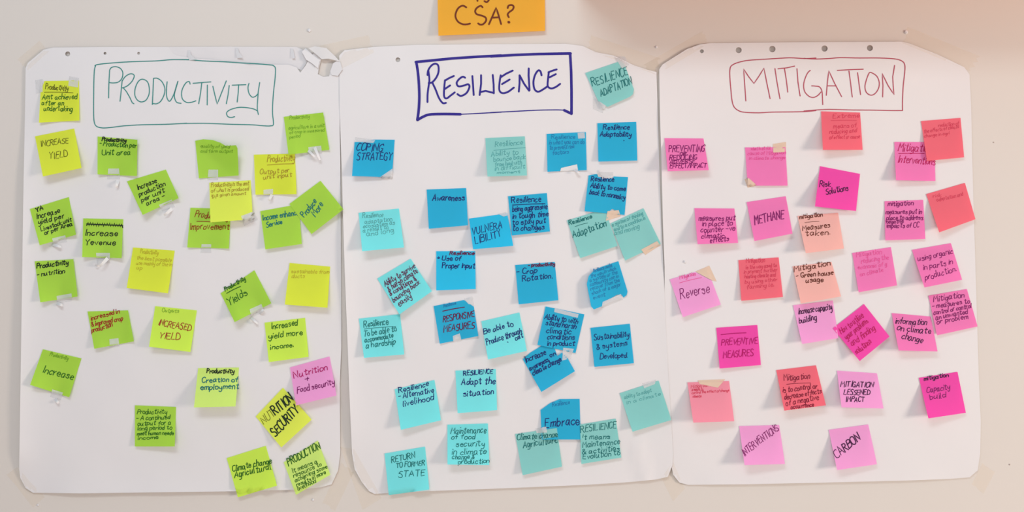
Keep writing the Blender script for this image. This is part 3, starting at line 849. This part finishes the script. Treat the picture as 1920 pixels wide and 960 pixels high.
note('R', 'aqua', [(839, 796.4), (914.8, 794), (917.5, 872), (839, 871)], 'aqua sticky note filled with writing reading Maintenance of food security in climate change',
     [('Maintenance', 845, 813, 911, 811.5, 12), ('of food', 846, 823, 890, 823, 9), ('security', 855, 837.5, 908, 836.5, 11), ('in climate', 848, 852.5, 911, 851, 11), ('change &', 848, 861, 889, 860.5, 9), ('production', 859, 870, 917, 868, 9)], 'deepteal', 1.6, bl=16, br=9, band=.2)
note('R', 'aqua', [(721, 850.5), (797, 837.5), (805, 918), (729, 928.5)], 'aqua sticky note at bottom left of its sheet reading RETURN TO FORMER STATE',
     [('RETURN', 734, 867.5, 778, 858, 10), ('TO FORMER', 743, 877, 796, 872, 9), ('STATE', 747, 895, 796, 891, 11)], 'deepteal', 1.7, bl=7, br=6, band=.2)
note('R', 'blue', [(1012.5, 748.5), (1086.8, 748), (1088.8, 824), (1016, 824)], 'blue sticky note with bent corner reading Embrace, between two teal notes',
     [('Resilience', 1036, 762, 1068, 757, 8, 'faintblue', 1.2), ('Embrace', 1022, 801, 1086, 795, 16)], 'blueblack', 2.1, outline=[(0, .27), (.25, .1), (.5, 0), (1, 0), (1, 1), (0, 1)], bl=4, br=5, band=.34)
note('R', 'teal', [(966, 814), (1044, 802.5), (1053.8, 875), (980, 891)], 'teal sticky note under the word Embrace reading Climate change Agriculture',
     [('Climate change', 970, 825, 1045, 819.5, 11), ('Agriculture', 981, 840, 1045, 829, 13)], 'deepteal', 1.8, bl=7, br=6, band=.4)
note('R', 'teal', [(1087.5, 796), (1154.5, 785), (1165, 858), (1090, 870)], 'teal sticky note headed RESILIENCE with It means Maintenance below',
     [('RESILIENCE', 1089, 811, 1155, 802, 12), ('It means', 1091, 825, 1143, 822, 10), ('Maintenance', 1092, 838.5, 1162, 833, 11), ('& activities', 1092, 851, 1161, 845, 10), ('Evolution to', 1093, 861, 1162, 853, 10)], 'deepteal', 1.6, bl=6, br=5, band=.2)
note('R', 'teal', [(1162, 737.5), (1235, 713.7), (1258.8, 787.5), (1186, 809.5)], 'pale teal sticky note with very faint writing, lower right of the resilience sheet',
     [('ability to adapt', 1171, 748, 1222, 735, 7), ('in a climate', 1176, 758, 1239, 741, 7)], 'faintaqua', 1.0, bl=10, br=6, band=.2)

# ---- MITIGATION sheet
note('M', 'rose', [(1246, 259), (1319, 259.6), (1329, 319), (1252, 321)], 'pink sticky note at upper left of its sheet reading PREVENTING OR REDUCING ADVERSE EFFECT',
     [('PREVENTING', 1254, 285, 1320, 284, 12), ('OR', 1275, 292, 1286, 291, 6), ('REDUCING', 1255, 301, 1306, 299, 9), ('ADVERSE', 1256, 307, 1303, 305.5, 7), ('EFFECT/IMPACT', 1256, 315.5, 1324, 314, 8)], 'purple', 1.8, bl=17, br=13, band=.1)
note('M', 'rose', [(1397, 276.4), (1472.7, 276), (1476.8, 348), (1402, 348)], 'pink sticky note with faint writing and tape on its top right corner',
     [('what is at risk', 1408, 282, 1445, 280, 6), ('cause of Mitigation', 1402, 291, 1473, 289, 7), ('in climate change', 1405, 300, 1472, 298, 6)], 'faintpink', 1.3, outline=[(0, 0), (1, 0), (1, 1), (.22, 1), (.1, .93), (0, .78)], bl=4, br=3)
note('M', 'coral', [(1539.5, 208.7), (1612.7, 211), (1617.5, 281), (1543, 281)], 'coral red sticky note directly under the MITIGATION heading box',
     [('Extreme', 1562, 222, 1611, 220, 8), ('_', 1558, 226, 1606, 226, 1, 'faintcoral', 1.0), ('means of', 1563, 241, 1606, 238, 8), ('reducing and', 1555, 251, 1606, 248, 8), ('of effect or cause', 1555, 261, 1612, 259, 7)], 'faintcoral', 1.3, bl=17, br=9, band=.12)
note('M', 'rose', [(1677, 266), (1751.6, 266.4), (1754, 339.5), (1680, 338)], 'pink sticky note reading Mitigation Interventions, partly under a coral note',
     [('Mitigation', 1684, 283, 1746, 285, 15), ('_', 1685, 288, 1733, 288, 1), ('Interventions', 1683, 305, 1753, 309, 14)], 'crimson', 1.6, bl=12, br=7, band=.2)
note('M', 'coral', [(1727, 227), (1801, 221), (1807.7, 295), (1738, 301.6)], 'coral red sticky note overlapping a pink one, upper right of the sheet',
     [('reduction of', 1760, 238, 1798, 234, 7), ('the effects of climate', 1733, 250, 1798, 240, 7), ('change in agri', 1733, 258, 1780, 252, 6)], 'faintcoral', 1.0, bl=7, br=5, band=.2)
note('M', 'magenta', [(1537.6, 311.6), (1612.6, 326), (1605, 395.6), (1528, 387)], 'magenta sticky note reading Risk Solutions, upper middle of its sheet',
     [('Risk', 1537, 351, 1557, 349, 10), ('Solutions', 1549, 365.5, 1590, 356.5, 11)], 'purpleblack', 1.8, bl=16, br=7, band=.15)
note('M', 'rose', [(1302, 390.4), (1377, 391), (1384, 455.5), (1308, 458)], 'pink sticky note reading measures put in place to counter climatic effects',
     [('measures put', 1310, 414, 1378, 413, 10), ('in place to', 1317, 424, 1373, 423, 10), ('counter -ve', 1314, 436, 1378, 432.5, 10), ('climatic', 1315, 447, 1358, 446, 10), ('effects', 1331, 455, 1366, 452, 10)], 'purple', 1.7, bl=18, br=12, band=.1)
note('M', 'rose', [(1400, 379), (1473.4, 368), (1486, 438), (1414.5, 452)], 'pink sticky note reading METHANE in tall capitals',
     [('METHANE', 1415, 420.5, 1470, 410, 16)], 'purple', 2.2, bl=13, br=9, band=.15)
note('M', 'peach', [(1495.4, 405), (1571.5, 399), (1582.5, 466), (1511, 474.7)], 'peach sticky note reading Measures taken, upper of the two peach notes',
     [('mitigation', 1499, 411, 1542, 405, 8), ('_', 1509, 417.5, 1536, 415, 1, 'cocoa', 1.0), ('Measures', 1505, 432.5, 1556, 426, 10), ('taken.', 1510, 442, 1556, 439.5, 10)], 'cocoa', 1.7, bl=18, br=10, band=.12)
note('M', 'rose', [(1658.7, 377.4), (1731, 374.7), (1735, 448), (1660, 450.6)], 'flat pink sticky note reading measures put in place to address negative impacts',
     [('mitigation', 1665, 386.5, 1712, 384.5, 9), ('measures put in', 1661, 401, 1728, 400.5, 9), ('place to address', 1662, 413, 1730, 412, 9), ('negative', 1662, 419, 1694, 418, 7), ('impacts of CC', 1663, 427, 1723, 426, 9)], 'purple', 1.7, bl=4, br=4)
note('M', 'coral', [(1736.7, 364), (1809.3, 343), (1829, 411), (1761, 435.7)], 'coral red sticky note with almost invisible writing at right edge of the sheet',
     [('risk', 1750, 371, 1765, 368, 7), ('adaptation and', 1757, 378, 1806, 367, 7)], 'faintcoral', 0.9, bl=14, br=6, band=.15)
note('M', 'pink', [(1256, 524), (1326, 503.4), (1351.5, 571), (1280.4, 594.5)], 'pink sticky note with clipped taped corner reading Reverse',
     [('Mitigation', 1275, 524, 1304, 516, 7, 'faintpink', 1.3), ('_', 1274, 530.5, 1315.5, 520.5, 1, 'faintpink', 1.2), ('Reverse', 1277, 561.5, 1330, 548, 18)], 'purple', 1.7, outline=[(0, 0), (.68, 0), (1, .34), (1, 1), (0, 1)], bl=9, br=4)
note('M', 'coral', [(1384.5, 487.8), (1460, 482.6), (1468, 556.8), (1390, 564)], 'coral red sticky note with six faint lines in the sheet centre left',
     [('Mitigation', 1399, 493, 1434, 491, 8), ('is the way used to', 1399, 504.5, 1456, 500, 7), ('in prevent further', 1395, 513, 1457, 509, 7), ('heating climate and', 1396, 522, 1454, 518, 7), ('by using other', 1397, 532, 1457, 527, 7), ('farming i.e.', 1400, 542, 1451, 537, 8)], 'faintcoral', 1.3, bl=5, br=4)
note('M', 'peach', [(1486, 499.5), (1559, 490.8), (1577, 555.8), (1501.7, 569)], 'peach sticky note reading Green house usage, lower of the two peach notes',
     [('Mitigation', 1489, 509, 1557, 497, 10), ('- Green house', 1493, 521, 1562, 515, 9), ('usage', 1511, 529.5, 1543, 528, 9)], 'cocoa', 1.9, bl=15, br=9, band=.1)
note('M', 'pink', [(1487, 572.4), (1561.6, 563.6), (1572, 634), (1504, 645)], 'pink sticky note below a peach one reading Increase capacity building',
     [('Increase capacity', 1497, 590, 1560, 580, 12), ('building', 1499, 607, 1531, 599, 11)], 'purpleblack', 1.8, bl=14, br=5, band=.2)
note('M', 'magenta', [(1561.6, 615.7), (1620, 570), (1668, 631), (1612, 677)], 'magenta sticky note turned as a diamond with dark red writing',
     [('How to utilize', 1578, 627, 1620, 594.5, 11), ('your problems', 1588, 637.5, 1628, 604, 11), ('and finding', 1598, 649, 1641, 618, 12), ('solutions', 1606, 665, 1635, 643, 11)], 'crimson', 1.6, bl=14, br=6, band=.1)
note('M', 'rose', [(1672, 587), (1745, 593.6), (1758, 659), (1685, 657)], 'pink sticky note beside the magenta diamond reading information on climate change',
     [('information', 1679, 606, 1737, 610, 11), ('on climate', 1682, 619, 1745, 626, 12), ('change', 1690, 635, 1729, 643, 12)], 'purpleblack', 1.8, bl=17, br=12, band=.06)
note('M', 'rose', [(1741, 554.5), (1813, 542), (1833, 612), (1757, 628.7)], 'pink sticky note at right edge with five lines headed Mitigation',
     [('Mitigation', 1751, 566, 1808, 557, 10), ('- measures to', 1748, 579, 1818, 568, 9), ('control or control', 1751, 590, 1821, 577, 9), ('an unwanted', 1755, 599.5, 1814, 588, 9), ('or problem', 1757, 607.5, 1815, 597, 9)], 'purple', 1.7, bl=6, br=3)
note('M', 'rose', [(1710, 468.6), (1783, 456), (1804, 524.6), (1733.4, 539)], 'pink sticky note lifting at the bottom reading using organic in parts production',
     [('using organic', 1722, 490, 1786, 475, 10), ('in parts in', 1732, 506, 1786, 495, 10), ('production.', 1735, 525.5, 1793, 508.5, 11)], 'purple', 1.5, bl=22, br=13, band=.08)
note('M', 'rose', [(1598, 474.4), (1670.5, 463.4), (1682, 535), (1610, 548)], 'pink sticky note with only faint pink writing, in middle right of the sheet',
     [('Mitigation', 1606, 482, 1653, 476, 9), ('reducing the', 1615, 494, 1666, 486, 9), ('economic of g', 1609, 505, 1663, 499, 8), ('on climate', 1613, 518, 1656, 509, 8)], 'faintpink', 1.3, bl=5, br=4)
note('M', 'magenta', [(1343, 614.6), (1420, 609.4), (1426.7, 684.4), (1349.4, 691)], 'magenta sticky note reading PREVENTIVE MEASURES',
     [('_', 1352, 627.5, 1399, 624, 1), ('PREVENTIVE', 1353, 647, 1420, 644.5, 11), ('MEASURES', 1356, 671, 1412, 667, 12)], 'magentaink', 1.8, bl=8, br=4, band=.3)
note('M', 'salmon', [(1289, 717), (1367, 714.3), (1376.7, 789.8), (1300, 792.4)], 'salmon sticky note with torn tape on top and faint writing, lower left',
     [('Mitigation is', 1296, 728, 1336, 724, 6), ('a means to', 1297, 733, 1318, 732, 6), ('control the effect of change', 1297, 738.5, 1367, 734, 5), ('climate', 1299, 745.5, 1315, 745, 5)], 'faintcoral', 1.0, bl=22, br=11, band=.1)
note('M', 'coral', [(1455.6, 694), (1530, 685), (1548.6, 760), (1470.5, 770)], 'coral red sticky note with dark writing reading to control or decrease effects',
     [('Mitigation', 1470, 714, 1518, 710, 11), ('_', 1475, 720.5, 1520, 718, 1, 'darkcoral', 1.2), ('is to control or', 1468, 736, 1532, 728, 10), ('decrease effects', 1471, 749, 1540, 737, 10), ('of a negative', 1474, 761, 1535, 749, 10), ('occurrence', 1483, 767, 1526, 762, 8)], 'darkcoral', 1.6, bl=18, br=15, band=.1)
note('M', 'pink', [(1569.5, 695), (1644.4, 700), (1656.7, 766), (1577.8, 763.7)], 'pink sticky note in dark capitals reading MITIGATION LESSENED IMPACT',
     [('MITIGATION', 1576, 725, 1637, 726, 10), ('LESSENED', 1582, 740, 1631, 740.5, 9), ('IMPACT', 1586, 753, 1620, 753, 9)], 'purpleblack', 1.9, bl=20, br=14, band=.08)
note('M', 'magenta', [(1723, 708.5), (1795.4, 697.3), (1811, 774), (1740.7, 784.5)], 'magenta sticky note at lower right reading Capacity build',
     [('mitigation', 1733, 714, 1778, 706, 8, 'purpleblack', 1.9), ('Capacity', 1738, 736, 1781, 729.5, 10), ('build', 1744, 750, 1773, 744.5, 10)], 'purple', 1.6, bl=18, br=6, band=.15)
note('M', 'pink', [(1386, 799), (1461, 797), (1471.8, 870), (1396, 872)], 'pink sticky note with INTERVENTIONS written diagonally across it',
     [('INTERV', 1396, 855, 1424, 833.5, 13), ('ENTIONS', 1426, 832, 1461, 806.5, 13)], 'purple', 1.7, bl=20, br=10, band=.1)
note('M', 'pink', [(1554, 806), (1628, 796), (1644.4, 870.4), (1569.5, 881.4)], 'pink sticky note with CARBON written diagonally in black',
     [('CA', 1570, 860, 1583, 848, 15, 'purpleblack', 1.7), ('RBON', 1584, 847, 1614, 824, 15)], 'purpleblack', 2.4, bl=16, br=8, band=.12)

# ---- the orange card above the sheets (its upper half is out of the picture)
note('', 'orange', [(819, -70), (1021, -78), (1022, 58), (822, 67)], 'orange paper card hanging above the middle sheet, reading CSA?',
     [], bl=9, br=7, band=.3)
card = [o for o in COL.objects if o.get('label', '').startswith('orange')][0]
card.name = 'paper_card'
card['category'] = 'paper card'
Z = zoomed(780, 0, 0.15625, [
    [(605, 88), (560, 68), (510, 95), (480, 150), (475, 205), (505, 260), (560, 290), (610, 292), (650, 282)],
    [(800, 88), (775, 70), (730, 95), (710, 135), (730, 170), (790, 188), (835, 210), (840, 250), (805, 290), (770, 295), (745, 280)],
    ['/', (875, 292), (920, 190), (962, 92), (990, 180), (1022, 290)], ['/', (915, 212), (1000, 208)],
    [(1100, 98), (1112, 68), (1150, 60), (1172, 80), (1160, 115), (1120, 145), (1100, 175), (1115, 208)], ['/', (1110, 264), (1118, 268)],
    ['/', (728, -95), (738, 12)], ['/', (725, -145), (727, -140)], [(880, -105), (850, -125), (820, -100), (835, -70), (870, -50), (878, -10), (850, 25), (820, 12)]])
link('lettering', ink_mesh('lettering', [(s, 3.3 if i != 5 else 5.0, M['ink_signbrown']) for i, s in enumerate(Z)], SURF[-1], card.location, 0.35), (0, 0, 0), card)

# ------------------------------------------------------------------ tape
def tape(quad, mat, label, group, ends=None, over=True, n=8, jag=True, name='tape_strip'):
    hs = {}
    P = Patch(quad, lambda u, v: 0.0, n, 0.45)
    rnd = random.Random(int(quad[0][0] * 17 + quad[0][1]))
    ol = [(0, 0), (1, 0), (1, 1), (0, 1)]
    if jag:     # short ends torn on the dispenser teeth
        k = 6
        ol = [(0, 0), (1, 0)] + [(1 + rnd.uniform(-.05, .02), i / k) for i in range(1, k)] + [(1, 1), (0, 1)] + [(rnd.uniform(-.02, .05), i / k) for i in range(k - 1, 0, -1)]
    vs, tris = triangulate(ol, [], 1 / n)
    org = P3(*bil(quad, 0.5, 0.5), P.at(0.5, 0.5))
    f = [P3(*bil(quad, u, v), P.at(u, v)) for u, v in vs]
    b = [P3(*bil(quad, u, v), P.at(u, v) - 0.1) for u, v in vs]
    o = link(name, thick_mesh(name, f, b, tris, org, M[mat]), org)
    tag(o, label, 'tape', group)
    SURF.append(P)
    for (x0, y0, x1, y1, w) in (ends or []):
        # a loose end curling off the paper
        L = math.hypot(x1 - x0, y1 - y0)
        nx, ny = -(y1 - y0) / L, (x1 - x0) / L
        fr, tr, K = [], [], 7
        for i in range(K + 1):
            t = i / K
            base = under((x0, y0))[1] + 0.5
            lift = base + 8.0 * math.sin(t * 2.2) ** 1.3
            ww = w * (0.5 - 0.22 * t)
            tw = 0.8 * t
            cx, cy = x0 + (x1 - x0) * t, y0 + (y1 - y0) * t
            fr.append(P3(cx + nx * ww, cy + ny * ww, lift + ww * tw))
            fr.append(P3(cx - nx * ww, cy - ny * ww, max(lift - ww * tw, base)))
        for i in range(K):
            a = 2 * i
            tr += [(a, a + 2, a + 3), (a, a + 3, a + 1)]
        bk = [p + Vector((0, 0.00025, 0)) for p in fr]
        link('curled_end', thick_mesh('curled_end', fr, bk, tr, org, M['shred']), (0, 0, 0), o)
    return o

GT = 'masking tape at the sheet corners'
tape([(1702, 50), (1838, 106), (1820, 134), (1690, 80)], 'masking', 'beige masking tape across top right corner of the right sheet', GT)
tape([(1206, 122), (1318, 58), (1332, 80), (1222, 146)], 'masking', 'beige masking tape across top left corner of the right sheet', GT)
tape([(1108, 66), (1240, 110), (1230, 140), (1098, 92)], 'masking', 'beige masking tape across top right corner of the middle sheet', GT)
tape([(638, 838), (664, 842), (716, 934), (680, 956)], 'masking', 'beige masking tape across bottom left corner of the middle sheet', GT, jag=False)
tape([(604, 944), (640, 868), (664, 884), (628, 958)], 'masking', 'beige masking tape across bottom right corner of the left sheet', GT)
tape([(1240, 896), (1262, 866), (1284, 916), (1262, 940)], 'masking', 'beige masking tape at bottom between the middle and right sheets', GT, jag=False)
tape([(12, 890), (32, 876), (84, 932), (62, 952)], 'masking', 'beige masking tape across bottom left corner of the left sheet', GT)
tape([(32, 112), (74, 76), (92, 96), (52, 132)], 'masking', 'beige masking tape across top left corner of the left sheet', GT)
tape([(1822, 908), (1842, 868), (1866, 884), (1844, 926)], 'masking', 'beige masking tape across bottom right corner of the right sheet', GT)
tape([(598, 86), (690, 66), (702, 98), (634, 132)], 'masking', 'beige masking tape joining the crumpled top corner to the middle sheet', GT)

GC = 'clear tape holding the sticky notes'
for q, m, lab, ends in [
    ([(130, 143), (148, 146), (146, 164), (128, 161)], 'clear', 'clear tape on top right of the undertaking note', None),
    ([(203, 316), (223, 316), (225, 336), (201, 336)], 'clear', 'clear tape under the folded unit area note', [(221, 338, 218, 352, 7)]),
    ([(298, 384), (322, 374), (328, 388), (304, 396)], 'clear', 'clear tape under the tilted production per unit note', [(323, 391, 308, 404, 7)]),
    ([(98, 447), (122, 441), (126, 454), (100, 458)], 'clear', 'clear tape under the livestock unit note', [(98, 458, 114, 463, 6)]),
    ([(180, 474), (206, 474), (206, 494), (182, 494)], 'clear', 'clear tape under the struck out Increase note', [(202, 484, 187, 500, 7), (187, 499, 178, 497, 5)]),
    ([(106, 555), (134, 550), (136, 564), (108, 569)], 'clear', 'clear tape under the nutrition note near left edge', [(106, 568, 117, 573, 7)]),
    ([(578, 276), (602, 273), (604, 288), (580, 291)], 'clear', 'clear tape under the topmost faint green note', [(578, 282, 590, 294, 5), (590, 276, 600, 300, 6)]),
    ([(391, 318), (409, 318), (409, 338), (389, 338)], 'clear', 'clear tape under the big curled green note', None),
    ([(494, 356), (512, 354), (512, 368), (494, 368)], 'clear', 'clear tape under the Output per unit input note', [(510, 365, 504, 376, 6)]),
    ([(452, 405), (476, 396), (484, 412), (458, 424)], 'clear', 'clear tape on the lower corner of the overlapping yellow note', None),
    ([(378, 458), (396, 458), (396, 474), (376, 474)], 'clear', 'clear tape under the Improvement note', None),
    ([(468, 580), (490, 570), (496, 584), (472, 596)], 'clear', 'clear tape under the tilted Yields note', [(486, 588, 494, 580, 6), (470, 595, 483, 607, 5)]),
    ([(205, 636), (222, 634), (224, 650), (206, 652)], 'clear', 'clear tape under the crop production note', None),
    ([(98, 730), (118, 736), (114, 750), (94, 744)], 'clear', 'clear tape under the lone word Increase note', [(103, 748, 110, 756, 7)]),
    ([(66, 150), (80, 148), (80, 172), (68, 176)], 'clear', 'clear tape on top left of the undertaking note', None),
    ([(1152, 106), (1172, 106), (1180, 122), (1166, 128)], 'clear', 'clear tape on top right of the RESILIENCE ADAPTATION note', None),
    ([(1112, 182), (1136, 198), (1130, 212), (1112, 204)], 'clear', 'clear tape on bottom left of the RESILIENCE ADAPTATION note', None),
    ([(1083, 249), (1096, 248), (1097, 259), (1084, 260)], 'clear', 'small white tape on top right of the faint blue note', None),
    ([(1052, 315), (1082, 308), (1084, 321), (1050, 322)], 'shred', 'white tape at bottom of the faint blue note', [(1078, 318, 1086, 325, 5)]),
    ([(666, 257), (704, 262), (700, 268), (666, 266)], 'clear', 'clear tape along top of the COPING STRATEGY note', None),
    ([(714, 331), (736, 316), (737, 335), (716, 336)], 'clear', 'clear tape at cut corner of the COPING STRATEGY note', None),
    ([(934, 401), (950, 397), (952, 404), (944, 406)], 'clear', 'tiny clear tape on top right of the VULNERA note', None),
    ([(1121, 322), (1150, 323), (1150, 332), (1122, 332)], 'clear', 'clear tape on notched top of the come back to normalcy note', [(1124, 330, 1121, 320, 6)]),
    ([(1139, 396), (1160, 394), (1164, 406), (1136, 414)], 'peach_tape', 'yellowish tape under the come back to normalcy note', None),
    ([(1202, 468), (1232, 452), (1238, 460), (1210, 478)], 'peach_tape', 'yellowish tape at bottom of the rightmost pale teal note', None),
    ([(870, 560), (886, 556), (890, 572), (878, 570)], 'clear', 'clear tape on top right of the RESPONSIVE MEASURES note', None),
    ([(849, 630), (862, 625), (866, 640), (850, 642)], 'clear', 'clear tape at bottom of the RESPONSIVE MEASURES note', None),
    ([(1130, 566), (1164, 551), (1168, 562), (1128, 578)], 'clear', 'clear tape at bottom of the curled blue note', None),
    ([(1040, 578), (1085, 589), (1083, 596), (1039, 585)], 'clear', 'clear tape along top of the climatic conditions note', None),
    ([(1056, 652), (1076, 654), (1070, 672), (1054, 676)], 'clear', 'clear tape between the climatic conditions and awareness notes', None),
    ([(1004, 803), (1024, 800), (1026, 811), (1006, 812)], 'clear', 'clear tape on top of the teal Agriculture note', None),
    ([(1204, 719), (1230, 712), (1228, 720), (1208, 728)], 'clear', 'clear tape on top of the very faint teal note', None),
    ([(1449, 270), (1474, 266), (1474, 285), (1450, 286)], 'peach_tape', 'yellowish tape on top right of the faint pink note', None),
    ([(1396, 336), (1404, 334), (1420, 348), (1402, 352)], 'peach_tape', 'yellowish tape at cut corner of the faint pink note', None),
    ([(1304, 509), (1330, 498), (1344, 528), (1336, 526)], 'peach_tape', 'peach coloured tape on clipped corner of the Reverse note', None),
    ([(1308, 713), (1360, 711), (1346, 727), (1312, 720)], 'peach_tape', 'torn yellowish tape on top of the salmon note', None),
]:
    tape(q, m, lab, GC, ends, n=6, jag=False, name='tape_piece')

# ------------------------------------------------------------------ small marks and scraps on the wall
def lump(name, px, py, r, mat, label, cat, d0=0.0):
    bm = bmesh.new()
    bmesh.ops.create_icosphere(bm, subdivisions=2, radius=r * 0.001)
    rr = random.Random(int(px))
    for v in bm.verts:
        v.co *= rr.uniform(0.75, 1.2)
        v.co.y = v.co.y * 0.55
    me = bpy.data.meshes.new(name)
    bm.to_mesh(me)
    bm.free()
    me.materials.append(M[mat])
    o = link(name, me, P3(px, py, d0 + r * 0.35))
    tag(o, label, cat)
    return o
lump('putty_lump', 580, 57, 3.2, 'shred', 'small white lump of putty on the wall above the crumpled corner', 'putty')
lump('putty_lump', 1699, 60, 3.5, 'shred', 'small white lump of putty above the right sheet', 'putty')
lump('putty_lump', 1284, 491, 2.8, 'shred', 'small white scrap above the clipped Reverse note', 'putty', h_mitigation(1284, 491))
lump('putty_lump', 1231, 88, 2.6, 'shred', 'small pale lump on the wall between middle and right sheets', 'putty')
lump('wall_speck', 1863, 267, 1.1, 'speck', 'tiny dark speck on the bare wall, upper right', 'speck')
lump('wall_speck', 1893, 871, 1.3, 'speck', 'tiny dark speck on the bare wall, lower right', 'speck')
lump('wall_speck', 587, 937, 2.2, 'shred', 'small white scrap on the wall below the left sheet', 'scrap')
lump('wall_speck', 71, 947, 2.2, 'shred', 'small white scrap on the wall below the bottom left corner', 'scrap')
